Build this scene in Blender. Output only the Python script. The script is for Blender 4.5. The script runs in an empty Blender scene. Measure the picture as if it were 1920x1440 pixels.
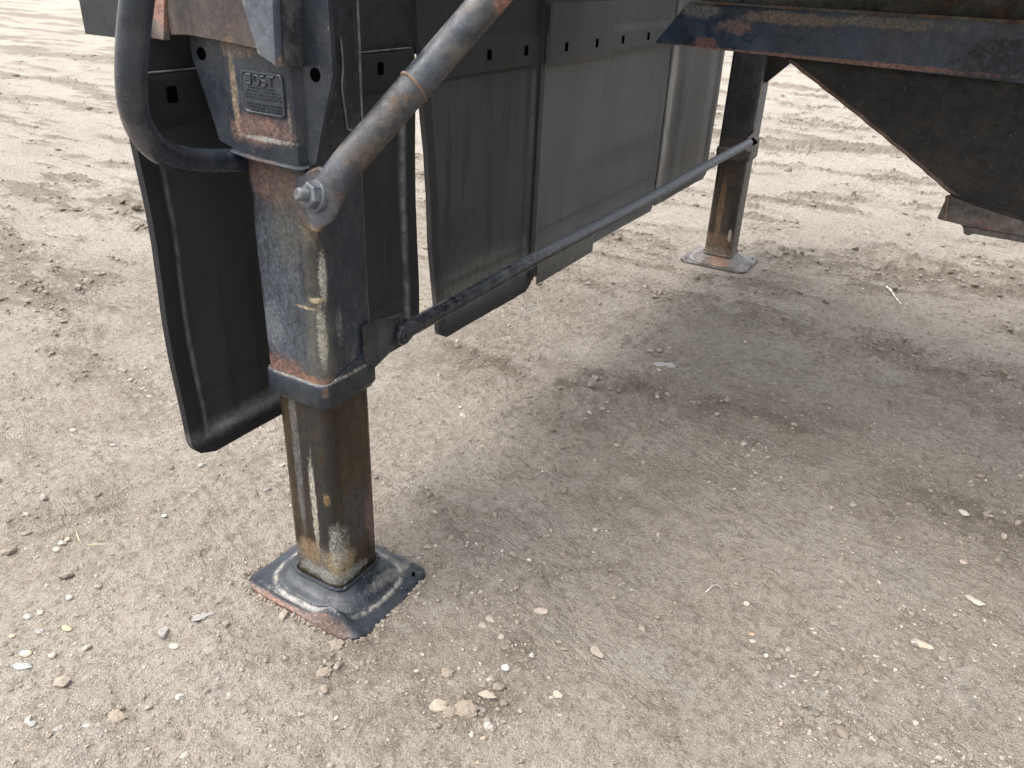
import bpy, bmesh, math, random
import numpy as np
from mathutils import Vector, Matrix
random.seed(7); rng = np.random.default_rng(7)
C = bpy.context.scene.collection
rad = math.radians

# ---------------------------------------------------------------- camera, sky, sun, exposure
cd = bpy.data.cameras.new('camera'); cam = bpy.data.objects.new('camera', cd); C.objects.link(cam)
rt = Vector((0.85759102, 0.51286786, 0.03878399)); up = Vector((-0.26855614, 0.38220126, 0.88419443)); fw = Vector((-0.43865162, 0.76869288, -0.46550618))
M = Matrix((rt, up, -fw)).transposed().to_4x4(); M.translation = Vector((0.9458, -0.9562, 1.1682))
cam.matrix_world = M
cd.sensor_fit = 'HORIZONTAL'; cd.sensor_width = 36; cd.lens = 36*1500.6/1920; cd.clip_start = 0.02; cd.clip_end = 2000
bpy.context.scene.camera = cam
SUN_EL, SUN_AZ = 64, 235      # azimuth measured from +Y towards +X
w = bpy.data.worlds.new('World'); bpy.context.scene.world = w; w.use_nodes = True
nt = w.node_tree; bg = nt.nodes['Background']
sky = nt.nodes.new('ShaderNodeTexSky'); sky.sky_type = 'NISHITA'; sky.sun_disc = False
sky.sun_elevation = rad(SUN_EL); sky.sun_rotation = rad(SUN_AZ); sky.dust_density = 4; sky.air_density = 1.0; sky.ozone_density = 0.6
hs = nt.nodes.new('ShaderNodeHueSaturation'); hs.inputs['Saturation'].default_value = 0.32
nt.links.new(sky.outputs[0], hs.inputs['Color']); nt.links.new(hs.outputs[0], bg.inputs[0]); bg.inputs[1].default_value = 0.15
sl = bpy.data.lights.new('sun', 'SUN'); sl.energy = 1.0; sl.angle = rad(85); sl.color = (1, .97, .93)
so = bpy.data.objects.new('sun', sl); C.objects.link(so)
d = Vector((math.sin(rad(SUN_AZ))*math.cos(rad(SUN_EL)), math.cos(rad(SUN_AZ))*math.cos(rad(SUN_EL)), math.sin(rad(SUN_EL))))
so.rotation_euler = d.to_track_quat('Z', 'Y').to_euler(); so.location = (0, 0, 8)
vs = bpy.context.scene.view_settings
vs.view_transform = 'Standard'; vs.look = 'None'; vs.gamma = 1; vs.use_curve_mapping = False; vs.exposure = 1.72

# ---------------------------------------------------------------- node helper
class N:
    def __init__(s, name):
        s.m = bpy.data.materials.new(name); s.m.use_nodes = True; s.t = s.m.node_tree
        s.b = s.t.nodes['Principled BSDF']; s.tc = s.n('ShaderNodeTexCoord')
        s.p = s.tc.outputs['Object']
    def n(s, k, **kw):
        x = s.t.nodes.new(k)
        for a, v in kw.items(): setattr(x, a, v)
        return x
    def set(s, sock, v):
        if isinstance(v, bpy.types.NodeSocket): s.t.links.new(v, sock)
        elif isinstance(v, tuple) and len(v) == 3 and sock.type == 'RGBA': sock.default_value = (*v, 1)
        else: sock.default_value = v
    def math(s, op, a, b=0.0, clamp=False):
        x = s.n('ShaderNodeMath', operation=op, use_clamp=clamp); s.set(x.inputs[0], a); s.set(x.inputs[1], b); return x.outputs[0]
    def vscale(s, v, sc, off=(0, 0, 0)):
        x = s.n('ShaderNodeMapping'); s.set(x.inputs[0], v or s.p); x.inputs['Scale'].default_value = sc; x.inputs['Location'].default_value = off; return x.outputs[0]
    def noise(s, sc, det=4, rough=.55, stretch=None, dist=0, off=0):
        x = s.n('ShaderNodeTexNoise'); x.inputs['Scale'].default_value = sc; x.inputs['Detail'].default_value = det
        x.inputs['Roughness'].default_value = rough; x.inputs['Distortion'].default_value = dist
        s.set(x.inputs['Vector'], s.vscale(None, stretch or (1, 1, 1), (off, off*.7, off*1.3))); return x.outputs['Fac']
    def voro(s, sc, feat='F1', stretch=None):
        x = s.n('ShaderNodeTexVoronoi', feature=feat); x.inputs['Scale'].default_value = sc
        s.set(x.inputs['Vector'], s.vscale(None, stretch or (1, 1, 1))); return x
    def sm(s, v, lo, hi, a=0.0, b=1.0):
        x = s.n('ShaderNodeMapRange', interpolation_type='SMOOTHSTEP'); s.set(x.inputs[0], v)
        x.inputs[1].default_value = lo; x.inputs[2].default_value = hi; x.inputs[3].default_value = a; x.inputs[4].default_value = b; return x.outputs[0]
    def mix(s, f, a, b, mode='MIX'):
        x = s.n('ShaderNodeMix', data_type='RGBA', blend_type=mode); s.set(x.inputs[0], f); s.set(x.inputs[6], a); s.set(x.inputs[7], b); return x.outputs[2]
    def fmix(s, f, a, b):
        x = s.n('ShaderNodeMix', data_type='FLOAT'); s.set(x.inputs[0], f); s.set(x.inputs[2], a); s.set(x.inputs[3], b); return x.outputs[0]
    def bump(s, h, dist, strength=1.0, nrm=None):
        x = s.n('ShaderNodeBump'); x.inputs['Strength'].default_value = strength; x.inputs['Distance'].default_value = dist; s.set(x.inputs['Height'], h)
        if nrm: s.set(x.inputs['Normal'], nrm)
        return x.outputs[0]
    def blob(s, c, r, ns=60, na=.8, edge=.26, stretch=None):
        """0..1 mask of an ellipsoid patch (a stain or painted tone of its own shape) with a ragged rim"""
        v = s.n('ShaderNodeVectorMath', operation='SUBTRACT'); s.set(v.inputs[0], s.p); v.inputs[1].default_value = c
        q = s.n('ShaderNodeVectorMath', operation='DIVIDE'); s.set(q.inputs[0], v.outputs[0]); q.inputs[1].default_value = r
        l = s.n('ShaderNodeVectorMath', operation='LENGTH'); s.set(l.inputs[0], q.outputs[0])
        k = s.math('MULTIPLY', s.math('SUBTRACT', s.noise(ns, 8, .72, stretch, off=c[0]*31+c[2]*17), .5), na*2.4)
        m_ = s.sm(s.math('ADD', l.outputs['Value'], k), 1-edge, 1.15+edge, 1, 0)
        return s.math('MULTIPLY', m_, s.sm(s.noise(ns*3.1, 4, .75, stretch, off=c[1]*23+c[0]*11), .36, .56, .30, 1))
    def out(s, col, rough, nrm=None, metal=0, spec=.5):
        s.set(s.b.inputs['Base Color'], col); s.set(s.b.inputs['Roughness'], rough); s.set(s.b.inputs['Metallic'], metal); s.set(s.b.inputs['Specular IOR Level'], spec)
        if nrm: s.set(s.b.inputs['Normal'], nrm)
        return s.m

RUST = (.13, .072, .045); RUST2 = (.24, .12, .055); PALE = (.42, .40, .35)
def paint(name, base=(.032, .040, .054), base2=(.055, .066, .085), rough=.42, rust=.0, dust=.25, chips=.5, streak=.4, blobs=(), bump=.0006, spec=.5, rustcol=RUST, dustcol=(.22, .21, .19), metal=0, mott=.55, ring=False):
    """worn dark paint: mottled base, vertical run marks, fine pale chips, dust film, rust patches and given stains or painted sheen and shade"""
    base = tuple(b*.82 for b in base); base2 = tuple(b*.82 for b in base2); g = N(name)
    big = g.noise(9, 5, .6); fine = g.noise(160, 4, .6); col = g.mix(g.sm(big, .38, .62), base, base2)
    mid = g.noise(48, 6, .72, off=7); col = g.mix(g.math('MULTIPLY', g.sm(mid, .48, .66), mott), col, tuple(b*.35 for b in base))
    col = g.mix(g.math('MULTIPLY', g.sm(g.noise(75, 6, .75, off=13), .54, .70), mott), col, tuple(min(1, b*2.0) for b in base2))
    st = g.noise(34, 6, .7, (1, 1, .07), off=3); col = g.mix(g.math('MULTIPLY', g.sm(st, .50, .62), streak), col, tuple(b*.45 for b in base))
    st2 = g.noise(55, 6, .7, (1, 1, .09), off=8); col = g.mix(g.math('MULTIPLY', g.sm(st2, .56, .66), streak*.5), col, tuple(min(1, b*2.1) for b in base2))
    dm = g.math('MULTIPLY', g.sm(g.noise(22, 6, .7, off=5), .42, .75), dust); col = g.mix(dm, col, dustcol)
    rgh = g.fmix(g.sm(mid, .35, .65), max(.12, rough-.12), rough+.14); rgh = g.fmix(dm, rgh, .8)
    height = g.math('ADD', g.math('MULTIPLY', fine, .6), g.math('MULTIPLY', mid, 1.2))
    if rust > 0:
        rm = g.sm(g.noise(13, 8, .68, off=11), .66-rust*.36, .74-rust*.3)
        rc = g.mix(g.sm(g.noise(70, 4, .6, off=2), .35, .65), tuple(c*.5 for c in rustcol), tuple(c*1.35 for c in rustcol))
        col = g.mix(g.math('MULTIPLY', rm, .9), col, rc); rgh = g.fmix(rm, rgh, .85); height = g.math('ADD', height, g.math('MULTIPLY', rm, g.math('ADD', g.noise(240, 3, .7), .5)))
    if chips > 0:
        ch = g.math('MULTIPLY', g.sm(g.noise(300, 3, .6, (1, 1, .6), off=4), .66, .70), g.sm(g.noise(18, 3, .6, off=6), .4, .65))
        ch = g.math('MULTIPLY', ch, chips); col = g.mix(ch, col, PALE)
    for bl in blobs:
        c, r, bc, op = bl[:4]; ns, na = (bl[4:6] if len(bl) > 5 else (60, .7)); sv = bl[6] if len(bl) > 6 else None
        m = g.math('MULTIPLY', g.blob(c, r, ns, na, stretch=sv), op)
        vc = g.mix(g.sm(g.noise(150, 5, .7, off=c[2]*9), .35, .65), tuple(x*.45 for x in bc), tuple(min(1, x*1.35) for x in bc))
        col = g.mix(m, col, vc); rgh = g.fmix(m, rgh, .7)
    if ring:
        rm = g.math('MULTIPLY', g.n('ShaderNodeAttribute', attribute_name='edge').outputs['Fac'], g.sm(g.noise(55, 6, .75, off=21), .40, .58)); col = g.mix(g.math('MULTIPLY', rm, .8), col, (.36, .33, .28)); rgh = g.fmix(rm, rgh, .8)
    return g.out(col, rgh, g.bump(height, bump, .8), metal, spec)

def simple(name, col, rough=.6, ns=40, var=.5, bump=.0004, spec=.5, metal=0):
    g = N(name); f = g.sm(g.noise(ns, 6, .65), .3, .7)
    c = g.mix(f, tuple(x*(1-var) for x in col), tuple(min(1, x*(1+var)) for x in col))
    return g.out(c, g.fmix(g.noise(ns*3, 3), rough-.1, rough+.1), g.bump(g.noise(ns*4, 5, .7), bump, .8), metal, spec)

BLK = (0, 0, 0)
MUD = (.135, .088, .04)
# ---------------------------------------------------------------- materials
m_tube = paint('leg_paint', base=(.012, .016, .022), base2=(.036, .044, .056), dust=.06, chips=1, streak=.85, rough=.27, spec=.55, mott=.18, blobs=[
    ((-.015, -.07, .70), (.055, .03, .12), (.080, .092, .110), .6, 34, .8, (1, 1, .25)),  # bluish sky reflection painted on the -Y face, here and in the next entry
    ((.00, -.07, .57), (.06, .03, .035), (.075, .085, .10), .5, 50, .9, (1, 1, .3)),
    ((-.005, -.07, .855), (.05, .05, .035), (.13, .075, .055), .85, 50, .9),           # rust below the bracket
    ((.015, -.07, .80), (.028, .04, .075), (.085, .075, .055), .55, 40, .8),
    ((.062, -.066, .66), (.018, .03, .16), (.075, .063, .040), .6, 50, .9, (1, 1, .35)),   # brown run down the corner
    ((.058, -.068, .56), (.02, .03, .11), (.13, .125, .10), .4, 90, 1.0),
    ((.068, -.050, .705), (.0035, .008, .036), (.55, .52, .44), .9, 230, 1.3),             # white drips
    ((.062, -.066, .668), (.010, .02, .0045), (.55, .44, .27), .9, 200, 1.2),
    ((.040, -.07, .652), (.018, .02, .0025), (.45, .33, .19), .8, 200, 1.1),
    ((.066, -.06, .60), (.006, .01, .05), (.45, .42, .33), .7, 200, 1.0),
    ((.068, -.02, .61), (.01, .007, .03), (.26, .26, .25), .6, 210, 1.4, (1, 1, .5)),
    ((.068, .008, .565), (.01, .012, .04), (.20, .20, .19), .5, 210, 1.4, (1, 1, .5)),
    ((-.03, -.07, .517), (.058, .03, .026), (.19, .10, .075), .95, 70, .7),             # rust over the collar
    ((.045, -.07, .512), (.03, .03, .012), (.26, .135, .08), .8, 90, .6),
    ((-.045, -.07, .60), (.025, .03, .04), (.20, .21, .22), .45, 120, 1.3),
    ((.068, .02, 1.03), (.02, .06, .16), (.008, .0075, .007), .95, 14, .6), ((.070, .015, .74), (.006, .055, .22), (.012, .016, .024), .9, 16, .6, (1, 1, .4)),              # greasy black upper face, then shade painted on the +X face below
    ((.075, -.075, .80), (.03, .03, .035), (.20, .15, .09), .6, 90, .8)])
m_inner = paint('inner_tube_grease', base=(.028, .018, .009), base2=(.048, .032, .016), rough=.30, dust=.05, mott=.35, spec=.4, chips=.35, streak=.75, dustcol=(.16, .12, .07), blobs=[
    ((.025, -.062, .30), (.045, .03, .17), (.016, .015, .015), .9, 22, .6, (1, 1, .2)),
    ((-.02, -.062, .36), (.008, .02, .20), (.16, .155, .15), .6, 80, .6, (1, 1, .12)),
    ((.012, -.062, .235), (.0065, .02, .095), (.42, .39, .31), .85, 200, 1.1, (1, 1, .3)),
    ((.062, .00, .20), (.03, .035, .07), (.045, .042, .045), .85, 30, .7),
    ((.062, .045, .17), (.02, .02, .06), (.17, .10, .09), .7, 60, .7),
    ((.02, -.06, .10), (.075, .05, .035), (.17, .155, .13), .75, 60, .8),
    ((-.01, -.062, .118), (.026, .02, .026), (.22, .135, .06), .75, 80, 1.0),
    ((.062, -.05, .105), (.028, .03, .03), (.26, .18, .08), .8, 80, 1.0),
    ((.058, -.062, .145), (.014, .03, .05), (.33, .31, .26), .75, 90, .9, (1, 1, .4)),
    ((.045, -.06, .068), (.08, .07, .014), (.30, .30, .27), .6, 70, .9),
    ((.0, 0, .035), (.12, .12, .014), (.03, .03, .03), .7, 60, .7),
    ((.045, -.062, .26), (.006, .02, .012), (.24, .15, .07), .8, 200, 1.2),
    ((-.058, -.05, .25), (.006, .02, .05), (.22, .17, .09), .7, 180, 1.3)])
m_collar = paint('collar_paint', base=(.013, .018, .026), base2=(.026, .034, .047), mott=.3, rough=.33, dust=.1, chips=.8, blobs=[
    ((0, 0, .5135), (.12, .12, .0035), (.36, .33, .27), .55, 120, 1.0),
    ((.068, -.07, .50), (.004, .02, .010), (.2, .12, .07), .5, 200, 1.2)])
m_pad = paint('foot_pad_paint', ring=True, base=(.010, .013, .018), base2=(.026, .032, .041), rough=.36, spec=.4, dust=.10, chips=1, streak=0, dustcol=(.16, .15, .135), bump=.0012, blobs=[
    ((.07, -.128, .016), (.10, .016, .020), (.17, .105, .078), .8, 90, .9),
    ((-.08, -.128, .0), (.09, .012, .02), (.24, .13, .09), .8, 60, .6),
    ((.00, -.104, .02), (.085, .006, .05), (.38, .36, .33), .6, 220, 1.3),
    ((.095, .06, .02), (.010, .07, .05), (.22, .21, .18), .5, 180, 1.3),
    ((-.01, .10, .02), (.10, .010, .05), (.22, .21, .18), .5, 180, 1.3)])
m_bracket = paint('bracket_paint', base=(.017, .022, .030), base2=(.033, .041, .053), mott=.3, rough=.40, spec=.4, dust=.1, chips=.5, streak=.2, blobs=[
    ((.0, -.085, .933), (.062, .03, .020), (.15, .088, .068), .95, 110, .8),
    ((.012, -.085, .921), (.045, .03, .0035), (.34, .36, .32), .6, 220, 1.3),
    ((-.046, -.085, .985), (.006, .03, .055), (.27, .20, .13), .7, 200, 1.3),
    ((.062, -.085, .950), (.003, .03, .025), (.24, .18, .13), .6, 220, 1.3),
    ((-.035, -.085, 1.045), (.04, .03, .012), (.20, .14, .09), .6, 90, .8)])
m_rusty = paint('rusty_plate', base=(.030, .023, .020), base2=(.062, .045, .037), rough=.65, rust=.25, dust=.35, chips=.3, streak=.8, dustcol=(.16, .125, .10), blobs=[((-.03, -.1, 1.10), (.02, .02, .04), (.03, .02, .018), .8, 50, .7)])
m_gusset = paint('gusset_paint', base=(.050, .064, .086), base2=(.085, .103, .128), rough=.5, dust=.3, chips=.6, streak=.1, blobs=[((.085, -.1, 1.036), (.012, .02, .01), (.30, .18, .11), .9, 100, .6)])
m_darkplate = paint('dark_channel_paint', base=(.020, .020, .025), base2=(.050, .047, .050), rough=.55, rust=.28, dust=.5, chips=.6, streak=.6)
m_pipe = paint('bent_tube_paint', base=(.010, .015, .024), base2=(.024, .034, .052), mott=.2, rough=.22, spec=.65, dust=.10, chips=.35, streak=0, blobs=[
    ((-.025, -.293, .975), (.012, .02, .035), (.22, .16, .11), .7, 130, .9), ((-.015, -.285, .93), (.02, .02, .04), (.09, .09, .11), .6, 80, .9)])
m_brace = paint('diagonal_brace_paint', base=(.022, .027, .034), base2=(.066, .076, .090), mott=.5, rough=.40, dust=.7, chips=.4, rust=.42, streak=0, dustcol=(.14, .115, .092), rustcol=(.085, .058, .042), bump=.001, blobs=[
    ((.19, -.06, .915), (.05, .03, .03), (.10, .07, .045), .6, 60, .8), ((.15, -.10, .80), (.07, .03, .02), (.22, .12, .05), .8, 90, .7), ((.315, .07, 1.12), (.03, .02, .012), (.30, .14, .09), .8, 60, .7)])
m_nut = paint('bolt_steel', base=(.040, .048, .060), base2=(.10, .112, .128), rough=.42, dust=.5, chips=1, streak=0, rust=.15)
m_cross = paint('cross_brace_paint', base=(.006, .007, .009), base2=(.014, .016, .020), rough=.28, mott=.25, dust=.25, chips=.7, streak=0, dustcol=(.15, .16, .17), blobs=[
    ((.085, 1.9, .555), (.04, .75, .05), (.13, .14, .16), .75, 60, .9), ((.085, .95, .57), (.03, .35, .02), (.12, .13, .15), .6, 90, 1.0)], bump=.001)  # light grey sheen painted along the far and middle brace
m_blackplate = paint('clip_paint', base=(.014, .016, .020), base2=(.03, .035, .042), rough=.38, dust=.2, chips=.7)
m_beam = paint('frame_beam_paint', base=(.007, .017, .034), base2=(.016, .034, .064), mott=.15, rough=.34, dust=.12, chips=.25, streak=.25, bump=.001, blobs=[
    ((.23, 1.47, 1.035), (.05, .03, .016), (.17, .10, .08), .9, 30, 1.1),
    ((.38, 1.47, 1.062), (.12, .03, .014), (.18, .13, .09), .9, 30, 1.1), ((.62, 1.47, 1.068), (.16, .03, .012), (.20, .18, .13), .75, 40, 1.2),
    ((.12, 1.47, 1.07), (.05, .03, .02), (.21, .19, .15), .6, 40, 1.0), ((.15, 1.47, .985), (.03, .03, .015), (.19, .08, .055), .9, 50, .8),
    ((.30, 1.47, .968), (.60, .03, .007), (.26, .13, .08), .8, 60, .9), ((.9, 1.47, 1.0), (.10, .03, .05), (.012, .013, .016), .85, 24, .8)])
m_web = paint('frame_web_paint', base=(.030, .028, .022), base2=(.060, .055, .042), rough=.6, dust=.4, rust=.2, streak=.2)
m_hopper = paint('gusset_plate_paint', base=(.013, .012, .0105), base2=(.020, .018, .015), rough=.6, mott=.12, spec=.3, dust=.12, chips=.3, streak=.15, rust=.02, dustcol=(.07, .05, .035), blobs=[
    ((.83, 1.5, .71), (.10, .03, .05), (.05, .033, .022), .5, 40, 1.0)])
m_hedge = paint('rusty_edge', base=(.09, .055, .038), base2=(.15, .09, .06), rough=.75, rust=.5, dust=.3, chips=.2)
m_flange = paint('rusty_flange', base=(.035, .028, .026), base2=(.08, .055, .042), rough=.65, rust=.4, dust=.4, chips=.4)
m_deck = simple('shade_deck_grey', (.05, .05, .05), .7)

def rubber(name, base, dusty, amt, streakamt=.5, blobs=(), edgeamt=.35):
    base = tuple(b*.78 for b in base); dusty = tuple(b*.78 for b in dusty)
    g = N(name)
    big = g.noise(5, 5, .6, (1, 1, .5)); fine = g.noise(120, 5, .7)
    col = g.mix(g.sm(fine, .3, .7), tuple(b*.75 for b in base), tuple(b*1.3 for b in base))
    f = g.math('MULTIPLY', g.sm(big, .25, .7, .35, 1), amt); col = g.mix(f, col, dusty)
    st = g.noise(22, 5, .65, (1, 1, .08)); col = g.mix(g.math('MULTIPLY', g.sm(st, .48, .68), streakamt), col, tuple(b*.8 for b in base))
    sp = g.sm(g.noise(420, 2, .5), .68, .74); col = g.mix(g.math('MULTIPLY', sp, .25), col, tuple(min(1, d*1.9) for d in dusty))
    rg = g.fmix(f, .5, .75)
    ine = g.n('ShaderNodeAttribute', attribute_name='inner').outputs['Fac']; edg = g.n('ShaderNodeAttribute', attribute_name='edge').outputs['Fac']
    col = g.mix(g.math('MULTIPLY', g.math('SUBTRACT', 1.0, ine), .75), col, tuple(b*.9 for b in base))
    col = g.mix(g.math('MULTIPLY', g.math('MULTIPLY', edg, g.sm(g.noise(30, 4, .7), .35, .6, .3, 1)), edgeamt), col, (.20, .19, .175))
    for bl in blobs:
        c, r, bc, op = bl[:4]; ns, na = bl[4:6]; sv = bl[6] if len(bl) > 6 else None
        m = g.math('MULTIPLY', g.blob(c, r, ns, na, .6, stretch=sv), op); col = g.mix(m, col, bc)
    return g.out(col, rg, g.bump(g.math('ADD', fine, g.math('MULTIPLY', g.noise(40, 4), 2)), .0007, .8), 0, .35)
m_f1 = rubber('flap_rubber_black', (.006, .0068, .009), (.038, .038, .037), .8, .5, edgeamt=.7, blobs=[((-.18, .16, .375), (.05, .40, .016), (.16, .155, .145), .5, 60, .8)])
m_f2 = rubber('flap_rubber_dark', (.019, .019, .019), (.075, .077, .078), .7, .6, [((-.18, .82, .40), (.05, .22, .05), (.17, .16, .14), .5, 30, .7, (1, 1, .3)), ((-.18, .72, .55), (.05, .12, .05), (.02, .02, .02), .6, 18, .8), ((-.18, .8, .42), (.05, .3, .008), (.02, .02, .02), .6, 40, .8)])
m_f3 = rubber('flap_rubber_dusty', (.060, .058, .054), (.138, .139, .136), .85, .45, [((-.17, 1.7, .60), (.05, .35, .035), (.05, .048, .045), .55, 16, .9), ((-.17, 1.5, .46), (.05, .5, .007), (.04, .038, .035), .6, 40, .8), ((-.17, 1.55, .36), (.05, .5, .07), (.20, .19, .165), .5, 22, .6)])
m_f3b = rubber('flap_rubber_dusty_streaked', (.060, .058, .054), (.145, .147, .145), .85, .3, [((-.17, 1.7, .60), (.05, .35, .035), (.05, .048, .045), .55, 16, .9), ((-.17, 1.5, .46), (.05, .6, .007), (.04, .038, .035), .6, 40, .8)])
m_f4 = rubber('flap_rubber_pale', (.085, .084, .080), (.21, .205, .19), .8, .4, [((-.18, 2.13, .7), (.05, .035, .3), (.36, .34, .31), .8, 14, .5, (1, 1, .3)), ((-.18, 2.25, .62), (.05, .06, .25), (.05, .05, .05), .8, 14, .8, (1, 1, .3))])
m_black = simple('flap_gap_black', (.012, .012, .014), .6)  # black for the shade in the gaps between flaps
m_void = simple('black_crossmember', (.010, .010, .011), .7)
m_hole = simple('bolt_hole_dark', (.0015, .0015, .0015), .95, var=.2, spec=.0)

# ---------------------------------------------------------------- mesh helpers
def link(name, me, mat, parent=None, smooth=True, auto=None):
    o = bpy.data.objects.new(name, me); C.objects.link(o)
    if mat: me.materials.append(mat)
    if smooth: me.polygons.foreach_set('use_smooth', [True]*len(me.polygons))
    if smooth and auto is not None:
        ns = [e.index for e in me.edges]
        bm = bmesh.new(); bm.from_mesh(me)
        for e in bm.edges:
            if len(e.link_faces) == 2 and e.calc_face_angle(0) > rad(auto): e.smooth = False
        bm.to_mesh(me); bm.free()
    if parent: o.parent = parent
    me.update(); return o
def mesh(name, v, f):
    me = bpy.data.meshes.new(name); me.from_pydata([tuple(map(float, p)) for p in v], [], f); me.validate(); return me
class MB:
    def __init__(s): s.v = []; s.f = []
    def add(s, v, f):
        k = len(s.v); s.v += [tuple(map(float, p)) for p in v]; s.f += [tuple(i+k for i in q) for q in f]; return s
    def box(s, lo, hi, rot=None, c=None):
        vs_ = [Vector((x, y, z)) for x in (lo[0], hi[0]) for y in (lo[1], hi[1]) for z in (lo[2], hi[2])]
        if rot is not None: vs_ = [rot @ p + (c or Vector()) for p in vs_]
        return s.add(vs_, [(0, 1, 3, 2), (4, 6, 7, 5), (0, 4, 5, 1), (2, 3, 7, 6), (0, 2, 6, 4), (1, 5, 7, 3)])
    def rings(s, rings, cap=True):
        n = len(rings[0]); v = [p for r in rings for p in r]; f = []
        for i in range(len(rings)-1):
            for j in range(n): f.append((i*n+j, i*n+(j+1) % n, (i+1)*n+(j+1) % n, (i+1)*n+j))
        if cap: f += [tuple(reversed(range(n))), tuple(range((len(rings)-1)*n, len(rings)*n))]
        return s.add(v, f)
    def prism(s, poly, axis, a, b, bev=0.0015):
        """poly in the two axes other than `axis` (in x,y,z order), extruded a..b with a small chamfer"""
        def P(q, t): return {0: (t, q[0], q[1]), 1: (q[0], t, q[1]), 2: (q[0], q[1], t)}[axis]
        c = np.mean(np.array(poly), axis=0)
        ins = []
        for q in poly:
            dv = c-np.array(q); L = np.linalg.norm(dv)+1e-9; ins.append(tuple(np.array(q)+dv/L*bev*1.3))
        sg = 1 if b > a else -1
        return s.rings([[P(q, a) for q in ins], [P(q, a+sg*bev) for q in poly], [P(q, b-sg*bev) for q in poly], [P(q, b) for q in ins]])
    def build(s, name, mat, parent=None, smooth=True, auto=35):
        me = mesh(name, s.v, s.f); bm = bmesh.new(); bm.from_mesh(me); bmesh.ops.recalc_face_normals(bm, faces=bm.faces); bm.to_mesh(me); bm.free()
        return link(name, me, mat, parent, smooth, auto)
def catmull(pts, n=8):
    P = [Vector(p) for p in pts]; P = [P[0]*2-P[1]]+P+[P[-1]*2-P[-2]]; o = []
    for i in range(1, len(P)-2):
        for k in range(n):
            t = k/n; a, b, c, d_ = P[i-1:i+3]
            o.append(.5*((2*b)+(c-a)*t+(2*a-5*b+4*c-d_)*t*t+(3*b-a-3*c+d_)*t**3))
    o.append(P[-2]); return o
def tube(mb, pts, r, seg=24, rf=None):
    rings = []; T = None; nrm = None
    for i, p in enumerate(pts):
        t = (pts[min(i+1, len(pts)-1)]-pts[max(i-1, 0)]).normalized()
        if nrm is None: nrm = t.orthogonal().normalized()
        nrm = (nrm-t*nrm.dot(t)).normalized(); b = t.cross(nrm)
        rr = r if rf is None else rf(i/(len(pts)-1))
        rings.append([p+(nrm*math.cos(a)+b*math.sin(a))*rr for a in [2*math.pi*k/seg for k in range(seg)]])
    mb.rings(rings)
def rsq(hx, hy, r, z, cx=0, cy=0, seg=8):
    o = []
    for (sx, sy, a0) in ((1, 1, 0), (-1, 1, 90), (-1, -1, 180), (1, -1, 270)):
        for k in range(seg+1):
            a = rad(a0+90*k/seg); o.append((cx+sx*(hx-r)+r*math.cos(a), cy+sy*(hy-r)+r*math.sin(a), z))
    return o
def sheet(front, back, holes=None):
    """closed slab from two equal grids of points (n,m,3)"""
    n, m = front.shape[:2]; v = np.concatenate([front.reshape(-1, 3), back.reshape(-1, 3)]); K = n*m; f = []
    for i in range(n-1):
        for j in range(m-1):
            a, b, c, d_ = i*m+j, i*m+j+1, (i+1)*m+j+1, (i+1)*m+j
            f.append((a, b, c, d_)); f.append((K+d_, K+c, K+b, K+a))
    for i in range(n-1):
        f.append((i*m, (i+1)*m, K+(i+1)*m, K+i*m)); f.append((i*m+m-1, K+i*m+m-1, K+(i+1)*m+m-1, (i+1)*m+m-1))
    for j in range(m-1):
        f.append((j, K+j, K+j+1, j+1)); f.append(((n-1)*m+j, (n-1)*m+j+1, K+(n-1)*m+j+1, K+(n-1)*m+j))
    mb = MB(); mb.v = [tuple(p) for p in v.tolist()]; mb.f = f; return mb
# value noise on arrays
def vnoise(x, y, seed=0):
    xi = np.floor(x).astype(np.int64); yi = np.floor(y).astype(np.int64); fx = x-xi; fy = y-yi
    fx = fx*fx*(3-2*fx); fy = fy*fy*(3-2*fy)
    def h(a, b):
        k = (a*374761393+b*668265263+seed*144665) & 0x7fffffff; k = ((k ^ (k >> 13))*1274126177) & 0x7fffffff; k = k ^ (k >> 16)
        return (k & 0xffff)/65535.0
    return (h(xi, yi)*(1-fx)+h(xi+1, yi)*fx)*(1-fy)+(h(xi, yi+1)*(1-fx)+h(xi+1, yi+1)*fx)*fy
def fbm(x, y, sc, oc=4, g=.5, seed=0):
    s = np.zeros_like(x, dtype=float); a = 1; t = 0
    for k in range(oc): s += a*vnoise(x*sc, y*sc, seed+k*7); t += a; a *= g; sc *= 2.03
    return s/t
def sstep(a, b, x): t = np.clip((x-a)/(b-a), 0, 1); return t*t*(3-2*t)

# ---------------------------------------------------------------- pixel of the photograph -> point on the ground (used only to note down where things stand)
def gp(px, py, z=0.0):
    dd = fw+rt*((px-960)/1500.6)+up*((720-py)/1500.6); o = cam.matrix_world.translation
    return o+dd*((z-o.z)/dd.z)

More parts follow.
